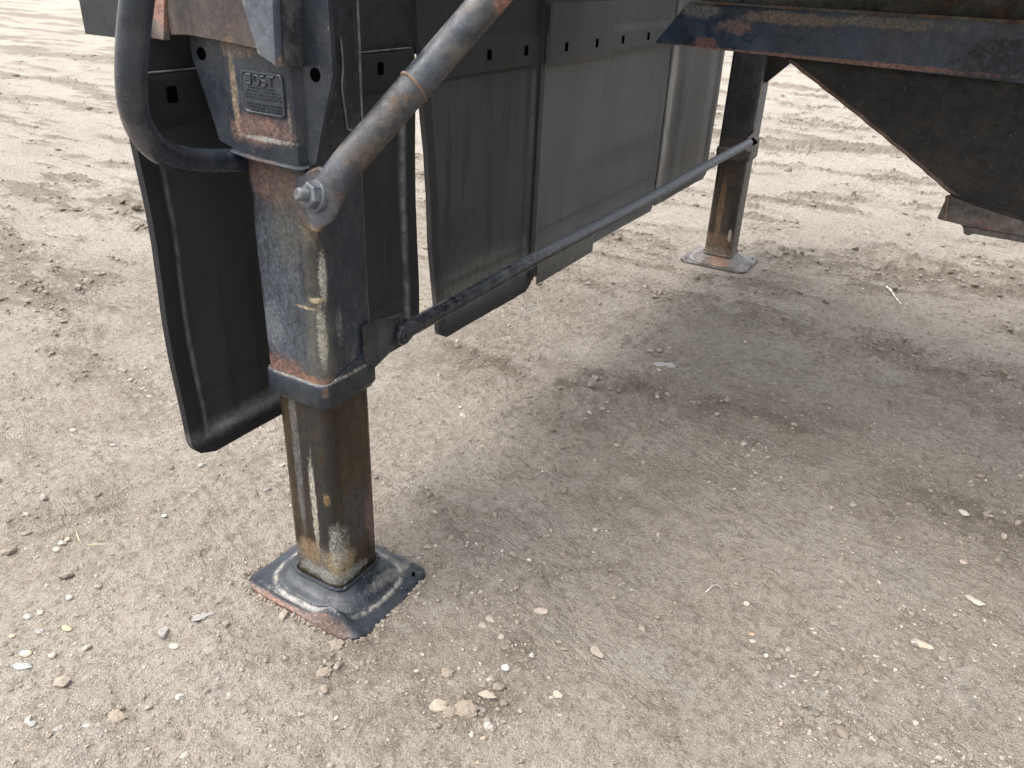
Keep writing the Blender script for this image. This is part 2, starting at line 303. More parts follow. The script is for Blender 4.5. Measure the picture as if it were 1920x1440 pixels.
# ---------------------------------------------------------------- ground
def axis(lo, hi, st, far_lo, far_hi, gl, gh):
    a = list(np.arange(lo, hi, st)); s_ = st; x = a[-1]
    while x < far_hi: s_ *= gh; x += s_; a.append(x)
    s_ = st; x = a[0]; b = []
    while x > far_lo: s_ *= gl; x -= s_; b.append(x)
    return np.array(b[::-1]+a)
gx = axis(-.75, 1.5, .0062, -500, 400, 1.016, 1.06); gy = axis(-.75, 1.5, .0062, -300, 700, 1.06, 1.016)
X, Y = np.meshgrid(gx, gy, indexing='ij')
loose = np.zeros_like(X)
WN1 = (fbm(X, Y, 7, 3, .6, 81)-.5)*1.6; WN2 = (fbm(X, Y, 7, 3, .6, 82)-.5)*1.6
def seg_mask(X, Y, pts, wd):
    X = X+WN1*wd; Y = Y+WN2*wd; wd = wd*1.25
    best = np.full(X.shape, 1e9)
    for a, b in zip(pts[:-1], pts[1:]):
        dx, dy = b[0]-a[0], b[1]-a[1]; L = dx*dx+dy*dy
        t = np.clip(((X-a[0])*dx+(Y-a[1])*dy)/L, 0, 1); best = np.minimum(best, np.hypot(X-a[0]-t*dx, Y-a[1]-t*dy))
    return np.exp(-(best/wd)**2)
CLOD = [([(855, 657), (1042, 725), (1155, 750), (1267, 740), (1342, 762), (1474, 804)], .05, 1.0),
        ([(860, 690), (960, 670), (1080, 690), (1200, 735)], .05, .8),
        ([(1536, 900), (1631, 913), (1759, 945), (1855, 977), (1925, 1003)], .045, 1.0),
        ([(570, 1210), (600, 1265), (640, 1260)], .045, .9), ([(800, 1330), (850, 1340), (905, 1320)], .04, 1.0), ([(560, 1190), (660, 1215)], .03, .6),
        ([(960, 1170), (985, 1200), (975, 1230)], .04, .8), ([(380, 1160), (430, 1180), (480, 1200)], .04, .7), ([(75, 985), (200, 960), (240, 985)], .06, .5),
        ([(1010, 905), (1100, 1000), (1200, 1010)], .03, .35), ([(1400, 480), (1600, 500), (1900, 530)], .16, 1.0), ([(1450, 470), (1700, 490), (1890, 505)], .14, .9),
        ([(1470, 620), (1700, 660), (1920, 720)], .05, .8), ([(1000, 400), (1250, 480), (1440, 540)], .15, .6), ([(0, 450), (60, 500), (150, 545)], .09, .9), ([(0, 370), (120, 385), (200, 380)], .10, .7),
        ([(90, 335), (200, 370), (230, 400)], .12, .6), ([(880, 1000), (840, 960), (780, 930)], .03, .3), ([(1460, 220), (1600, 235), (1700, 250)], .3, .9), ([(1350, 200), (1370, 215)], .2, .9),
        ([(950, 500), (1100, 520), (1290, 560), (1400, 590)], .10, .5), ([(0, 745), (120, 750), (230, 715)], .03, .4), ([(0, 860), (120, 845), (320, 800), (480, 770)], .03, .3)]
for pl, wd, st in CLOD:
    P = [tuple(gp(*q)[:2]) for q in pl]; loose = np.maximum(loose, st*seg_mask(X, Y, P, wd))
loose = loose*sstep(.36, .62, fbm(X, Y, 11, 5, .65, 5))*(.6+.6*fbm(X, Y, 40, 3, .6, 15))
# long wheel ruts and scrape lines beyond and under the trailer
def field(ang, sc, seed, ratio=9): # streaky noise along a direction
    c, s_ = math.cos(ang), math.sin(ang); u = X*c+Y*s_; v_ = -X*s_+Y*c
    w_ = fbm(X, Y, .5, 2, .5, seed+50)*1.4+fbm(X, Y, 3, 3, .6, seed+51)*.25
    return fbm(u*sc/ratio+w_, v_*sc+w_*sc*.25, 1, 3, .55, seed)
rut = field(rad(8), 2.2, 21, 8); rut2 = field(rad(-22), 4.5, 33, 7); rut3 = field(rad(35), 6, 44, 6)
R0 = np.hypot(X-.2, Y-.3); far = sstep(1.2, 4.0, R0)
dens = loose+sstep(.58, .70, rut)*.9*far+sstep(.62, .74, field(rad(-2), 6, 61, 7))*.8*sstep(1.2, 3, R0)+sstep(.64, .74, field(rad(10), 13, 67, 6))*.7*sstep(1.0, 2.6, R0)+sstep(.62, .72, rut2)*.45*sstep(.5, 2, R0)+sstep(.6, .75, fbm(X, Y, 3.1, 4, .6, 9))*.35
dens = np.clip(dens, 0, 1.1)
rough_ = fbm(X, Y, 4, 3, .6, 91); act = sstep(.40, .62, rough_)
rut4 = field(rad(-4), 9, 51, 9); rut5 = field(rad(14), 16, 57, 8)
Z = (fbm(X, Y, .35, 3, .5, 1)-.5)*.10*sstep(3, 10, R0)+(fbm(X, Y, 1.5, 3, .5, 2)-.5)*.018
Z += (rut-.5)*.015*far+(rut2-.5)*.016*sstep(.3, 1.5, R0)+(rut3-.5)*.010+(rut4-.5)*.016*sstep(.5, 2.5, R0)+(rut5-.5)*.012*sstep(.5, 2.5, R0)
rid = lambda sc, sd: 1-np.abs(fbm(X, Y, sc, 4, .55, sd)-.5)*4
Z += (fbm(X, Y, 12, 5, .6, 3)-.5)*.014+rid(9, 31).clip(0)*.0045*(.4+act)+rid(24, 32).clip(0)*.0042*(.3+act)+(fbm(X, Y, 55, 3, .6, 4)-.5)*.0085*(.5+act)
near_ = sstep(.3, .7, R0)
Z += (sstep(.42, .55, field(rad(-14), 10, 201, 6))-.5)*.0050*near_*act+(sstep(.45, .55, field(rad(-16), 24, 207, 6))-.5)*.0028*near_*act
lump = np.abs(fbm(X, Y, 26, 4, .6, 6)-.5)*2
Z += far*(fbm(X, Y, 8, 4, .6, 133)-.5)*.022
Z += dens*(.003+lump*.022+(fbm(X, Y, 80, 2, .6, 8)-.5)*.010)*(1+.8*far)
# scalloped tread prints left in front of the flap and at far left
trd = seg_mask(X, Y, [tuple(gp(*q)[:2]) for q in [(0, 470), (60, 520), (150, 590), (190, 660)]], .10)
Z += trd*.006*np.sin((X*.8+Y*.6)*95+3*fbm(X, Y, 5, 2))*sstep(.35, .6, fbm(X, Y, 6, 2, .5, 71))
# curved scraped slab edges under the trailer
for pl, hgt in [([(870, 790), (1010, 860), (1100, 870), (1190, 905), (1260, 960), (1330, 1060)], .008), ([(1020, 905), (1110, 930), (1200, 965), (1290, 1035)], .006), ([(700, 660), (830, 720), (900, 760)], .006), ([(1420, 700), (1560, 760), (1700, 850), (1830, 880)], .008), ([(1500, 640), (1750, 700), (1920, 750)], .010)]:
    P = [tuple(gp(*q)[:2]) for q in pl]; Z += 1.7*hgt*seg_mask(X, Y, P, .016)*(.5+fbm(X, Y, 14, 3, .6, 12)); Z -= hgt*.6*seg_mask(X, Y, [(a+.03, b-.03) for a, b in P], .02)
# ground lies flat under the two foot pads
for cy in (0, 2.561):
    k = sstep(.26, .15, np.hypot(X, Y-cy)); Z = Z*(1-k)+(-.002)*k; dens = dens*(1-k*.9)
# a rim of soil pushed up round the near pad
Z += .012*seg_mask(X, Y, [(-.165, .10), (-.168, -.10), (-.13, -.142), (.0, -.146), (.13, -.146), (.168, -.10), (.168, .10)], .012)*(.2+lump*1.2)
Z0 = Z.copy()
def ground_z(x, y):
    i = np.clip(np.searchsorted(gx, x)-1, 0, len(gx)-2); j = np.clip(np.searchsorted(gy, y)-1, 0, len(gy)-2)
    tx = (x-gx[i])/(gx[i+1]-gx[i]); ty = (y-gy[j])/(gy[j+1]-gy[j])
    return (Z[i, j]*(1-tx)+Z[i+1, j]*tx)*(1-ty)+(Z[i, j+1]*(1-tx)+Z[i+1, j+1]*tx)*ty
def grid_val(A, x, y):
    i = np.clip(np.searchsorted(gx, x)-1, 0, len(gx)-2); j = np.clip(np.searchsorted(gy, y)-1, 0, len(gy)-2); return A[i, j]
def fast_mesh(name, V, F, k):
    me = bpy.data.meshes.new(name); me.vertices.add(len(V)); me.vertices.foreach_set('co', V.astype(np.float32).ravel())
    n = len(F); me.loops.add(n*k); me.loops.foreach_set('vertex_index', F.astype(np.int32).ravel())
    me.polygons.add(n); me.polygons.foreach_set('loop_start', np.arange(0, n*k, k, dtype=np.int32)); me.polygons.foreach_set('loop_total', np.full(n, k, dtype=np.int32))
    me.polygons.foreach_set('use_smooth', np.ones(n, dtype=bool)); me.update(calc_edges=True); return me
nx, ny = len(gx), len(gy)
V = np.stack([X, Y, Z], -1).reshape(-1, 3); I = np.arange(nx*ny).reshape(nx, ny)
F = np.stack([I[:-1, :-1], I[1:, :-1], I[1:, 1:], I[:-1, 1:]], -1).reshape(-1, 4)
damp = np.zeros_like(X)
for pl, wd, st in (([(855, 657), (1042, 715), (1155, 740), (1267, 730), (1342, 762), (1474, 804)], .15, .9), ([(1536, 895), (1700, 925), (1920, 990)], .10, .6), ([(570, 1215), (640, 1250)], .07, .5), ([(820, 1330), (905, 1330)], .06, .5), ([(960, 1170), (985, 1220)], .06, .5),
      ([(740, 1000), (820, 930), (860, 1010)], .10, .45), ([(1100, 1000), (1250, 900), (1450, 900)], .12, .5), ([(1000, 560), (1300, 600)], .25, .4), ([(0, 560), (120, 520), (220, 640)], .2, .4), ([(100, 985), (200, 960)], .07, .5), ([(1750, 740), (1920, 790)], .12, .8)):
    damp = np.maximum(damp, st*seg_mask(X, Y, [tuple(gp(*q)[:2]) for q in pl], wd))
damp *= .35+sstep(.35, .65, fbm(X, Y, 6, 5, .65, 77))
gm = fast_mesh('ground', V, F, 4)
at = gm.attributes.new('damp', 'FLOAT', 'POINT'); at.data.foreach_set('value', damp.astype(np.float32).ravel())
at = gm.attributes.new('open_light', 'FLOAT', 'POINT'); at.data.foreach_set('value', sstep(2.6, 5.5, np.hypot(X-.9, Y+.5)+(fbm(X, Y, .8, 4, .6, 97)-.5)*3).astype(np.float32).ravel())  # mask of the unshaded far yard, its brightness painted as paler soil
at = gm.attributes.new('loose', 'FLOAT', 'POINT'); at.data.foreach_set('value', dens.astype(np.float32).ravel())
g = N('dry_dirt')
al = g.n('ShaderNodeAttribute', attribute_name='loose').outputs['Fac']
n1 = g.noise(1.3, 5, .6); n2 = g.noise(7, 6, .65, off=2); n3 = g.noise(60, 5, .7, off=4); n4 = g.noise(330, 3, .7, off=5); n5 = g.noise(3.2, 4, .6, off=9)
def rotn(ang, sc, st, det=5, rg=.65, off=0):
    x = g.n('ShaderNodeTexNoise'); x.inputs['Scale'].default_value = sc; x.inputs['Detail'].default_value = det; x.inputs['Roughness'].default_value = rg
    mp = g.n('ShaderNodeMapping'); g.set(mp.inputs[0], g.p); mp.inputs['Rotation'].default_value = (0, 0, rad(-ang)); mp.inputs['Location'].default_value = (off, off, 0)
    m2 = g.n('ShaderNodeMapping'); g.set(m2.inputs[0], mp.outputs[0]); m2.inputs['Scale'].default_value = (1/st, 1, 1); g.set(x.inputs['Vector'], m2.outputs[0]); return x.outputs['Fac']
n20 = g.noise(22, 6, .75, off=14)
col = g.mix(g.sm(n1, .35, .68), (.392, .337, .275), (.465, .405, .338))
col = g.mix(g.math('MULTIPLY', g.sm(n2, .50, .68), .55), col, (.45, .42, .37))
col = g.mix(g.math('MULTIPLY', g.sm(n5, .54, .68), .5), col, (.270, .225, .172))
# streaks left by dragged and driven-over soil
brk = g.sm(n20, .40, .60, .15, 1)
pm = g.sm(g.noise(3.1, 4, .6, off=27), .50, .62)
brk = g.math('MULTIPLY', brk, g.sm(g.noise(2.3, 3, .6, off=19), .38, .55, .2, 1))
for an, sc, st_, of, lo, hi, am, cc in ((8, 3.2, 9, 0, .56, .66, .75, (.225, .182, .138)), (-6, 9, 8, 3, .57, .66, .6, (.24, .195, .150)), (18, 20, 7, 5, .58, .68, .5, (.23, .19, .148)), (4, 6, 10, 8, .58, .66, .55, (.45, .415, .36)), (-28, 14, 7, 11, .60, .70, .45, (.235, .195, .15)), (-15, 11, 5, 14, .56, .63, .55, (.24, .198, .152)), (-19, 15, 4, 21, .57, .64, .5, (.50, .455, .385))):
    col = g.mix(g.math('MULTIPLY', g.math('MULTIPLY', g.sm(rotn(an, sc, st_, off=of), lo, hi), brk), am), col, cc)
col = g.mix(g.math('MULTIPLY', g.sm(n20, .50, .66), .55), col, (.245, .205, .16))
col = g.mix(g.math('MULTIPLY', g.sm(n20, .46, .32), .45), col, (.47, .43, .37))
col = g.mix(g.math('MULTIPLY', g.sm(n3, .49, .64), .6), col, (.20, .165, .13))
col = g.mix(g.math('MULTIPLY', g.sm(n3, .46, .34), .5), col, (.52, .475, .41))
col = g.mix(g.math('MULTIPLY', g.n('ShaderNodeAttribute', attribute_name='open_light').outputs['Fac'], .35), col, (.54, .50, .44))  # brighter open-sky light put into the far soil colour
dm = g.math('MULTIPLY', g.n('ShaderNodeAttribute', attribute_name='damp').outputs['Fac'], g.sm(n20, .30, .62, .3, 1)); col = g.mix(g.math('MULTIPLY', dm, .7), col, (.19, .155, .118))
lm = g.sm(g.math('ADD', al, g.math('MULTIPLY', g.math('SUBTRACT', n3, .5), 1.7)), .18, .85)
col = g.mix(g.math('MULTIPLY', lm, .72), col, (.200, .165, .125))
col = g.mix(g.math('MULTIPLY', g.sm(n4, .54, .66), .60), col, (.60, .545, .46))
col = g.mix(g.math('MULTIPLY', g.sm(n4, .45, .33), .65), col, (.15, .125, .095))
vor = g.voro(210); vc = vor.outputs['Color']; sepc = g.n('ShaderNodeSeparateColor'); g.set(sepc.inputs[0], vc)
gr = g.math('MULTIPLY', g.math('MULTIPLY', g.sm(vor.outputs['Distance'], .42, .30), g.sm(sepc.outputs[0], .70, .72)), .8)
grc = g.mix(sepc.outputs[1], (.26, .23, .20), (.68, .61, .51)); col = g.mix(gr, col, grc)
vor2 = g.voro(95); s2 = g.n('ShaderNodeSeparateColor'); g.set(s2.inputs[0], vor2.outputs['Color'])
gr2 = g.math('MULTIPLY', g.math('MULTIPLY', g.sm(vor2.outputs['Distance'], .36, .26), g.sm(s2.outputs[0], .86, .88)), g.sm(n5, .42, .55)); col = g.mix(g.math('MULTIPLY', gr2, .7), col, g.mix(s2.outputs[1], (.24, .225, .21), (.60, .54, .45)))
h = g.math('ADD', g.math('MULTIPLY', n3, 3.4), g.math('MULTIPLY', n4, 1.5)); h = g.math('ADD', h, g.math('MULTIPLY', n20, 3.0)); h = g.math('ADD', h, g.math('MULTIPLY', g.math('MULTIPLY', g.sm(rotn(-15, 22, 5, 6, .7, 31), .42, .58), pm), .9)); h = g.math('ADD', h, g.math('MULTIPLY', g.math('MULTIPLY', g.sm(rotn(-22, 9, 4, 6, .7, 37), .44, .56), pm), 1.8)); h = g.math('ADD', h, g.math('MULTIPLY', gr, .9)); h = g.math('ADD', h, g.math('MULTIPLY', gr2, 1.2))
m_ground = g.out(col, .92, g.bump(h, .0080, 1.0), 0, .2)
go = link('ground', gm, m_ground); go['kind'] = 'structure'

# ---------------------------------------------------------------- gravel, crumbs of soil, pebbles
def ico(sub):
    bm = bmesh.new(); bmesh.ops.create_icosphere(bm, subdivisions=sub, radius=1); v = np.array([x.co[:] for x in bm.verts]); f = np.array([[q.index for q in p.verts] for p in bm.faces]); bm.free(); return v, f
def stone_mat(name, rough=.8, lift=.25):
    g = N(name); ca = g.n('ShaderNodeAttribute', attribute_name='tint').outputs['Color']; n_ = g.noise(260, 4, .7)
    c = g.mix(g.sm(n_, .3, .7), g.mix(.35, ca, (.05, .04, .03)), g.mix(lift, ca, (.8, .74, .66)))
    return g.out(g.mix(.25+lift*.5, c, (.30, .255, .20)), rough, g.bump(n_, .0008, .7), 0, .25)
m_peb = stone_mat('pebble'); m_clod = stone_mat('clod', .95, .04)
TINTS = np.array([(.52, .46, .37), (.60, .56, .50), (.40, .35, .28), (.33, .32, .31), (.66, .62, .56), (.16, .19, .23), (.45, .31, .18), (.38, .36, .34), (.5, .45, .38), (.43, .28, .21)])
def scatter(name, pos, size, sub, flat, mat, tints, tp, sink=.35, rough=.25, label=None, cat=None):
    bv, bf = ico(sub); n = len(pos); k = len(bv)
    V = np.repeat(bv[None], n, 0)*(1+rng.normal(0, rough, (n, k, 1)).clip(-.5, .5))
    ax = np.stack([rng.uniform(.75, 1.35, n), rng.uniform(.65, 1.0, n), rng.uniform(flat*.7, flat*1.2, n)], -1)
    V = V*ax[:, None, :]*size[:, None, None]; a = rng.uniform(0, 2*np.pi, n); ti = rng.normal(0, .3, n)
    ca, sa, ct, st_ = np.cos(a), np.sin(a), np.cos(ti), np.sin(ti)
    y_ = V[..., 1]*ct[:, None]-V[..., 2]*st_[:, None]; z_ = V[..., 1]*st_[:, None]+V[..., 2]*ct[:, None]; x_ = V[..., 0]
    V = np.stack([x_*ca[:, None]-y_*sa[:, None], x_*sa[:, None]+y_*ca[:, None], z_], -1)
    zz = ground_z(pos[:, 0], pos[:, 1])+size*flat*(1-2*sink)
    V += np.stack([pos[:, 0], pos[:, 1], zz], -1)[:, None, :]
    F = (bf[None]+(np.arange(n)*k)[:, None, None]).reshape(-1, 3)
    me = fast_mesh(name, V.reshape(-1, 3), F, 3); me.polygons.foreach_set('use_smooth', np.zeros(len(F), dtype=bool))
    tc = tints[rng.choice(len(tints), n, p=tp)]*rng.uniform(.48, .86, (n, 1)); tc = np.concatenate([tc, np.ones((n, 1))], 1)
    at = me.attributes.new('tint', 'FLOAT_COLOR', 'POINT'); at.data.foreach_set('color', np.repeat(tc, k, 0).astype(np.float32).ravel())
    o = link(name, me, mat, smooth=False); o['kind'] = 'stuff'
    if label: o['label'] = label
    if cat: o['category'] = cat
    return o
def sample_ground(n, rmax=6, bias=1.0, weight=None):
    """points over the yard round the camera's foot, thinning with distance"""
    out = np.zeros((0, 2))
    while len(out) < n:
        r = rmax*rng.uniform(0, 1, n*3)**bias+.3; a = rng.uniform(rad(62), rad(185), n*3)
        p = np.stack([1.0+r*np.cos(a), -1.0+r*np.sin(a)], -1)
        k = np.ones(len(p), bool)
        k &= ~((abs(p[:, 0]) < .165) & (abs(p[:, 1]) < .14)); k &= ~((abs(p[:, 0]) < .17) & (abs(p[:, 1]-2.561) < .15))
        if weight is not None: k &= rng.uniform(0, 1, len(p)) < weight(p[:, 0], p[:, 1])
        out = np.concatenate([out, p[k]])
    return out[:n]
tp = np.array([.26, .12, .34, .05, .04, .03, .02, .05, .16, .01]); tp /= tp.sum()
patch = lambda x, y: .06+.94*sstep(.44, .62, fbm(x, y, 3.2, 4, .65, 90))
p = sample_ground(24000, 4.5, 1.0, patch); scatter('gravel', p, rng.lognormal(math.log(.0016), .55, len(p)).clip(.0008, .008), 1, .65, m_peb, TINTS, tp, label='fine pale grit strewn over the dirt', cat='gravel')
p = sample_ground(180, 6, .9, patch); scatter('gravel', p, rng.lognormal(math.log(.0040), .35, len(p)).clip(.0025, .010), 2, .6, m_peb, TINTS, tp, .4, .07, label='small loose pebbles strewn over the dirt', cat='gravel')
SOIL = np.array([(.27, .225, .178), (.31, .265, .215), (.22, .18, .14), (.34, .295, .245)])
wl = lambda x, y: np.clip(grid_val(dens, x, y), 0, 1)**1.6+.004
p = sample_ground(14000, 6, .8, wl); scatter('soil_crumbs', p, rng.lognormal(math.log(.0038), .55, len(p)).clip(.0012, .015), 1, .6, m_clod, SOIL, [.3, .3, .2, .2], .25, .16, label='crumbled brown clods of loosened soil', cat='soil')
p = sample_ground(11000, 3.6, 1.0, lambda x, y: .3+.7*sstep(.45, .65, fbm(x, y, 3, 3, .6, 44))); scatter('soil_crumbs', p, rng.lognormal(math.log(.0022), .55, len(p)).clip(.0008, .008), 1, .6, m_clod, SOIL, [.25, .35, .1, .3], .3, .16, label='small soil crumbs over the packed dirt', cat='soil')

q_ = []
while len(q_) < 900:
    t = rng.uniform(-1, 1, 2); k_ = abs(t[0])*.17, abs(t[1])*.145
    a_, b_ = t[0]*.21, t[1]*.185
    if max(abs(a_)/.150, abs(b_)/.1235) > 1.0 and max(abs(a_)/.150, abs(b_)/.1235) < 1+abs(rng.normal(0, .09)): q_.append((a_, b_))
p = np.array(q_); scatter('soil_crumbs', p, rng.lognormal(math.log(.0021), .5, len(p)).clip(.0007, .006), 1, .65, m_clod, SOIL, [.25, .35, .1, .3], .2, .16, label='loose soil pushed up round the near foot pad', cat='soil')
p = sample_ground(3500, 11, .8, lambda x, y: np.clip(grid_val(dens, x, y), 0, 1)**2*(np.hypot(x-1, y+1) > 3)); scatter('soil_crumbs', p, rng.lognormal(math.log(.009), .5, len(p)).clip(.003, .03), 1, .6, m_clod, SOIL*.85, [.3, .3, .3, .1], .25, .2, label='coarse dark clods along the wheel ruts of the open yard', cat='soil')
# individual stones: (pixel x, pixel y, half length m, flatness, elongation, turn, tint, name, label)
W = (.70, .68, .63); CR = (.62, .54, .40); GY = (.36, .36, .35); BL = (.19, .24, .30); TN = (.44, .37, .29); PK = (.50, .37, .31); LG = (.52, .52, .50)
ST = [
 (308, 1193, .0145, .85, 1.0, .3, LG, 'stone', 'light grey angular stone standing clear of the dirt, left of the near foot pad'),
 (1245, 690, .030, .16, 1.5, .5, (.50, .53, .56), 'flat_stone', 'broad pale bluish flat stone half buried under the trailer'),
 (1219, 662, .011, .6, 1.2, .2, (.30, .31, .32), 'pebble', 'dark grey pebble at the left end of the row behind the flat pale stone'),
 (1237, 660, .011, .6, 1.2, 1.2, (.24, .22, .20), 'pebble', 'dark brown pebble in the middle of the row behind the flat pale stone'),
 (1254, 657, .009, .6, 1.2, .9, GY, 'pebble', 'grey pebble at the right end of the row behind the flat pale stone'),
 (1235, 704, .0085, .8, 1.0, 0, (.55, .44, .33), 'pebble', 'round tan pebble touching the front of the flat pale stone'),
 (869, 789, .0090, .7, 1.2, .4, W, 'pebble', 'larger white pebble of the pair right of the collar'),
 (863, 768, .0060, .7, 1.1, .4, (.62, .58, .52), 'pebble', 'smaller pale pebble just behind a larger white one'),
 (1105, 784, .0085, .9, 1.0, .8, (.62, .62, .60), 'stone', 'whitish speckled stone alone in front of the row of clods'),
 (1139, 780, .0055, .8, 1.0, .8, (.50, .47, .40), 'pebble', 'small buff pebble right of the whitish speckled stone'),
 (1393, 841, .0105, .8, 1.1, .2, (.42, .39, .38), 'stone', 'faceted grey stone alone on smooth dirt below the far pad'),
 (1113, 713, .0090, .9, 1.0, .8, (.42, .37, .30), 'stone', 'brownish grey stone set among the clods under the brace'),
 (1231, 753, .0080, .8, 1.0, .8, (.60, .54, .45), 'pebble', 'cream pebble in front of the clods, under the flat pale stone'),
 (1015, 1151, .0110, .55, 1.5, .5, PK, 'stone', 'oblong pinkish stone right of the near foot pad'),
 (996, 1236, .0075, .9, 1.0, .5, LG, 'stone', 'pointed light grey stone below the oblong pinkish one'),
 (1044, 1310, .0090, .35, 1.3, .1, CR, 'stone_chip', 'flat cream chip with a ragged outline in the foreground'),
 (1119, 1225, .0110, .5, 1.7, -.6, (.36, .29, .21), 'stone', 'long brown stone lying aslant in the foreground'),
 (1399, 1135, .0075, .7, 1.0, .6, (.56, .52, .47), 'pebble', 'round beige pebble sitting in a small hollow'),
 (1409, 1191, .0050, .5, 1.5, .3, (.70, .32, .17), 'pebble', 'bright orange pebble in the right foreground'),
 (1410, 1207, .0060, .5, 1.2, .3, (.58, .57, .53), 'pebble', 'flat whitish pebble right below the bright orange one'),
 (1433, 1245, .0055, .7, 1.0, .3, (.60, .64, .68), 'pebble', 'bluish white pebble lying right of the orange one'),
 (1804, 971, .0110, .6, 1.5, .1, (.66, .61, .54), 'pebble', 'white oval pebble by the long row of clods at right'),
 (1804, 1054, .0095, .5, 1.2, .3, PK, 'stone', 'pinkish blocky stone in the dirt at right'),
 (1732, 1213, .0110, .4, 1.7, -.2, CR, 'flat_stone', 'thin cream slab of stone in the right foreground'),
 (1718, 1203, .0090, .5, 1.2, .5, (.44, .43, .40), 'stone', 'grey stone leaning behind the thin cream slab'),
 (1824, 1128, .0110, .3, 2.2, -.3, (.66, .62, .55), 'stone_chip', 'long thin white sliver of stone at right'),
 (1598, 952, .0110, .8, 1.0, .3, (.30, .29, .27), 'stone', 'dark rounded stone standing before the right row of clods'),
 (45, 1257, .0105, .4, 2.0, .35, (.27, .36, .42), 'stone', 'long slate blue stone at the left edge of the foreground'),
 (75, 1188, .0070, .5, 1.3, .2, BL, 'stone', 'dark slate stone with a pointed end in the left foreground'),
 (24, 1197, .0060, .5, 1.2, .3, (.62, .42, .26), 'pebble', 'dull orange pebble near the left edge'),
 (127, 1183, .0070, .4, 1.9, .1, (.55, .38, .17), 'pebble', 'long amber pebble right of the dark slate stone'),
 (100, 1235, .0070, .7, 1.2, .2, (.58, .46, .33), 'pebble', 'rounded tan pebble above the slate blue stone'),
 (50, 1229, .0090, .5, 1.4, .3, (.66, .58, .42), 'stone', 'pale yellow stone just above the slate blue one'),
 (381, 1170, .0105, .3, 1.9, 1.0, (.16, .19, .24), 'stone_chip', 'dark blue slate chip left of the near foot pad'),
 (338, 1317, .0080, .7, 1.1, .3, (.72, .70, .64), 'stone', 'bright white blocky stone alone in the left foreground'),
 (133, 1126, .0075, .7, 1.2, .3, (.66, .63, .57), 'pebble', 'smooth whitish pebble above the amber one'),
 (53, 1158, .0070, .5, 1.3, .1, LG, 'pebble', 'pale grey pebble of the pair above the dark slate stone'),
 (76, 1153, .0065, .5, 1.3, .1, (.62, .52, .41), 'pebble', 'buff pebble of the pair above the dark slate stone'),
 (327, 1216, .0090, .35, 1.3, .1, (.47, .42, .36), 'stone', 'flat beige stone right beneath the light grey angular one'),
 (165, 1222, .0090, .6, 1.0, 1.2, (.38, .38, .36), 'stone', 'cracked grey stone between the foot pad and the left edge'),
 (64, 1368, .0065, .5, 1.2, .5, (.20, .25, .29), 'pebble', 'small slate pebble near the bottom left corner'),
 (110, 1380, .0060, .5, 1.2, 1.2, (.16, .22, .27), 'pebble', 'dark teal pebble near the bottom left corner'),
 (823, 1332, .0150, .45, 1.2, .7, (.42, .34, .24), 'stone', 'big tan slab of stone leaning in the foreground clods'),
 (915, 1366, .0095, .7, 1.1, .3, (.74, .72, .68), 'stone', 'chalk white split stone right of the foreground clods'),
 (903, 1338, .0070, .6, 1.1, .3, (.18, .19, .20), 'stone', 'charcoal stone behind the chalk white split one'),
 (947, 1260, .0085, .5, 1.2, .3, (.72, .72, .70), 'stone', 'white stone with a grey back, alone right of the foreground clods'),
 (912, 1315, .0100, .35, 1.7, .3, (.48, .41, .31), 'flat_stone', 'flat tan stone lying behind the charcoal one'),
 (905, 1176, .0080, .5, 1.2, .3, (.36, .31, .26), 'soil_clod', 'left one of two brown clods right of the near foot pad'),
 (921, 1166, .0090, .4, 1.3, .1, (.34, .29, .23), 'soil_clod', 'right one of two brown clods right of the near foot pad'),
 (139, 810, .0100, .6, 1.1, .3, (.68, .64, .56), 'stone', 'whitish stone on the bright dirt left of the near flap'),
 (85, 942, .0105, .8, 1.0, .3, (.36, .32, .28), 'stone', 'grey brown rounded stone at the left edge'),
 (120, 1031, .0085, .6, 1.2, .3, (.74, .72, .68), 'stone', 'white stone in the middle of a tight group of three at left'),
 (110, 1043, .0075, .6, 1.2, .1, (.66, .62, .50), 'pebble', 'cream oval pebble, nearest of a tight group of three at left'),
 (129, 1022, .0080, .6, 1.0, .6, (.62, .48, .28), 'stone', 'yellow angular stone, farthest of a tight group of three at left'),
 (379, 878, .0080, .6, 1.2, .2, (.36, .38, .40), 'pebble', 'blue grey pebble below the corner of the near flap'),
 (214, 839, .0075, .5, 1.3, .3, (.17, .19, .21), 'pebble', 'dark flat pebble between the left edge and the near flap'),
 (311, 980, .0060, .5, 1.1, .3, (.74, .72, .68), 'pebble', 'small square white pebble left of the near foot pad'),
 (1103, 540, .0120, .7, 1.2, .2, (.17, .19, .21), 'stone', 'dark stone on bright dirt behind the mud flaps'),
]
bv, bf = ico(3)
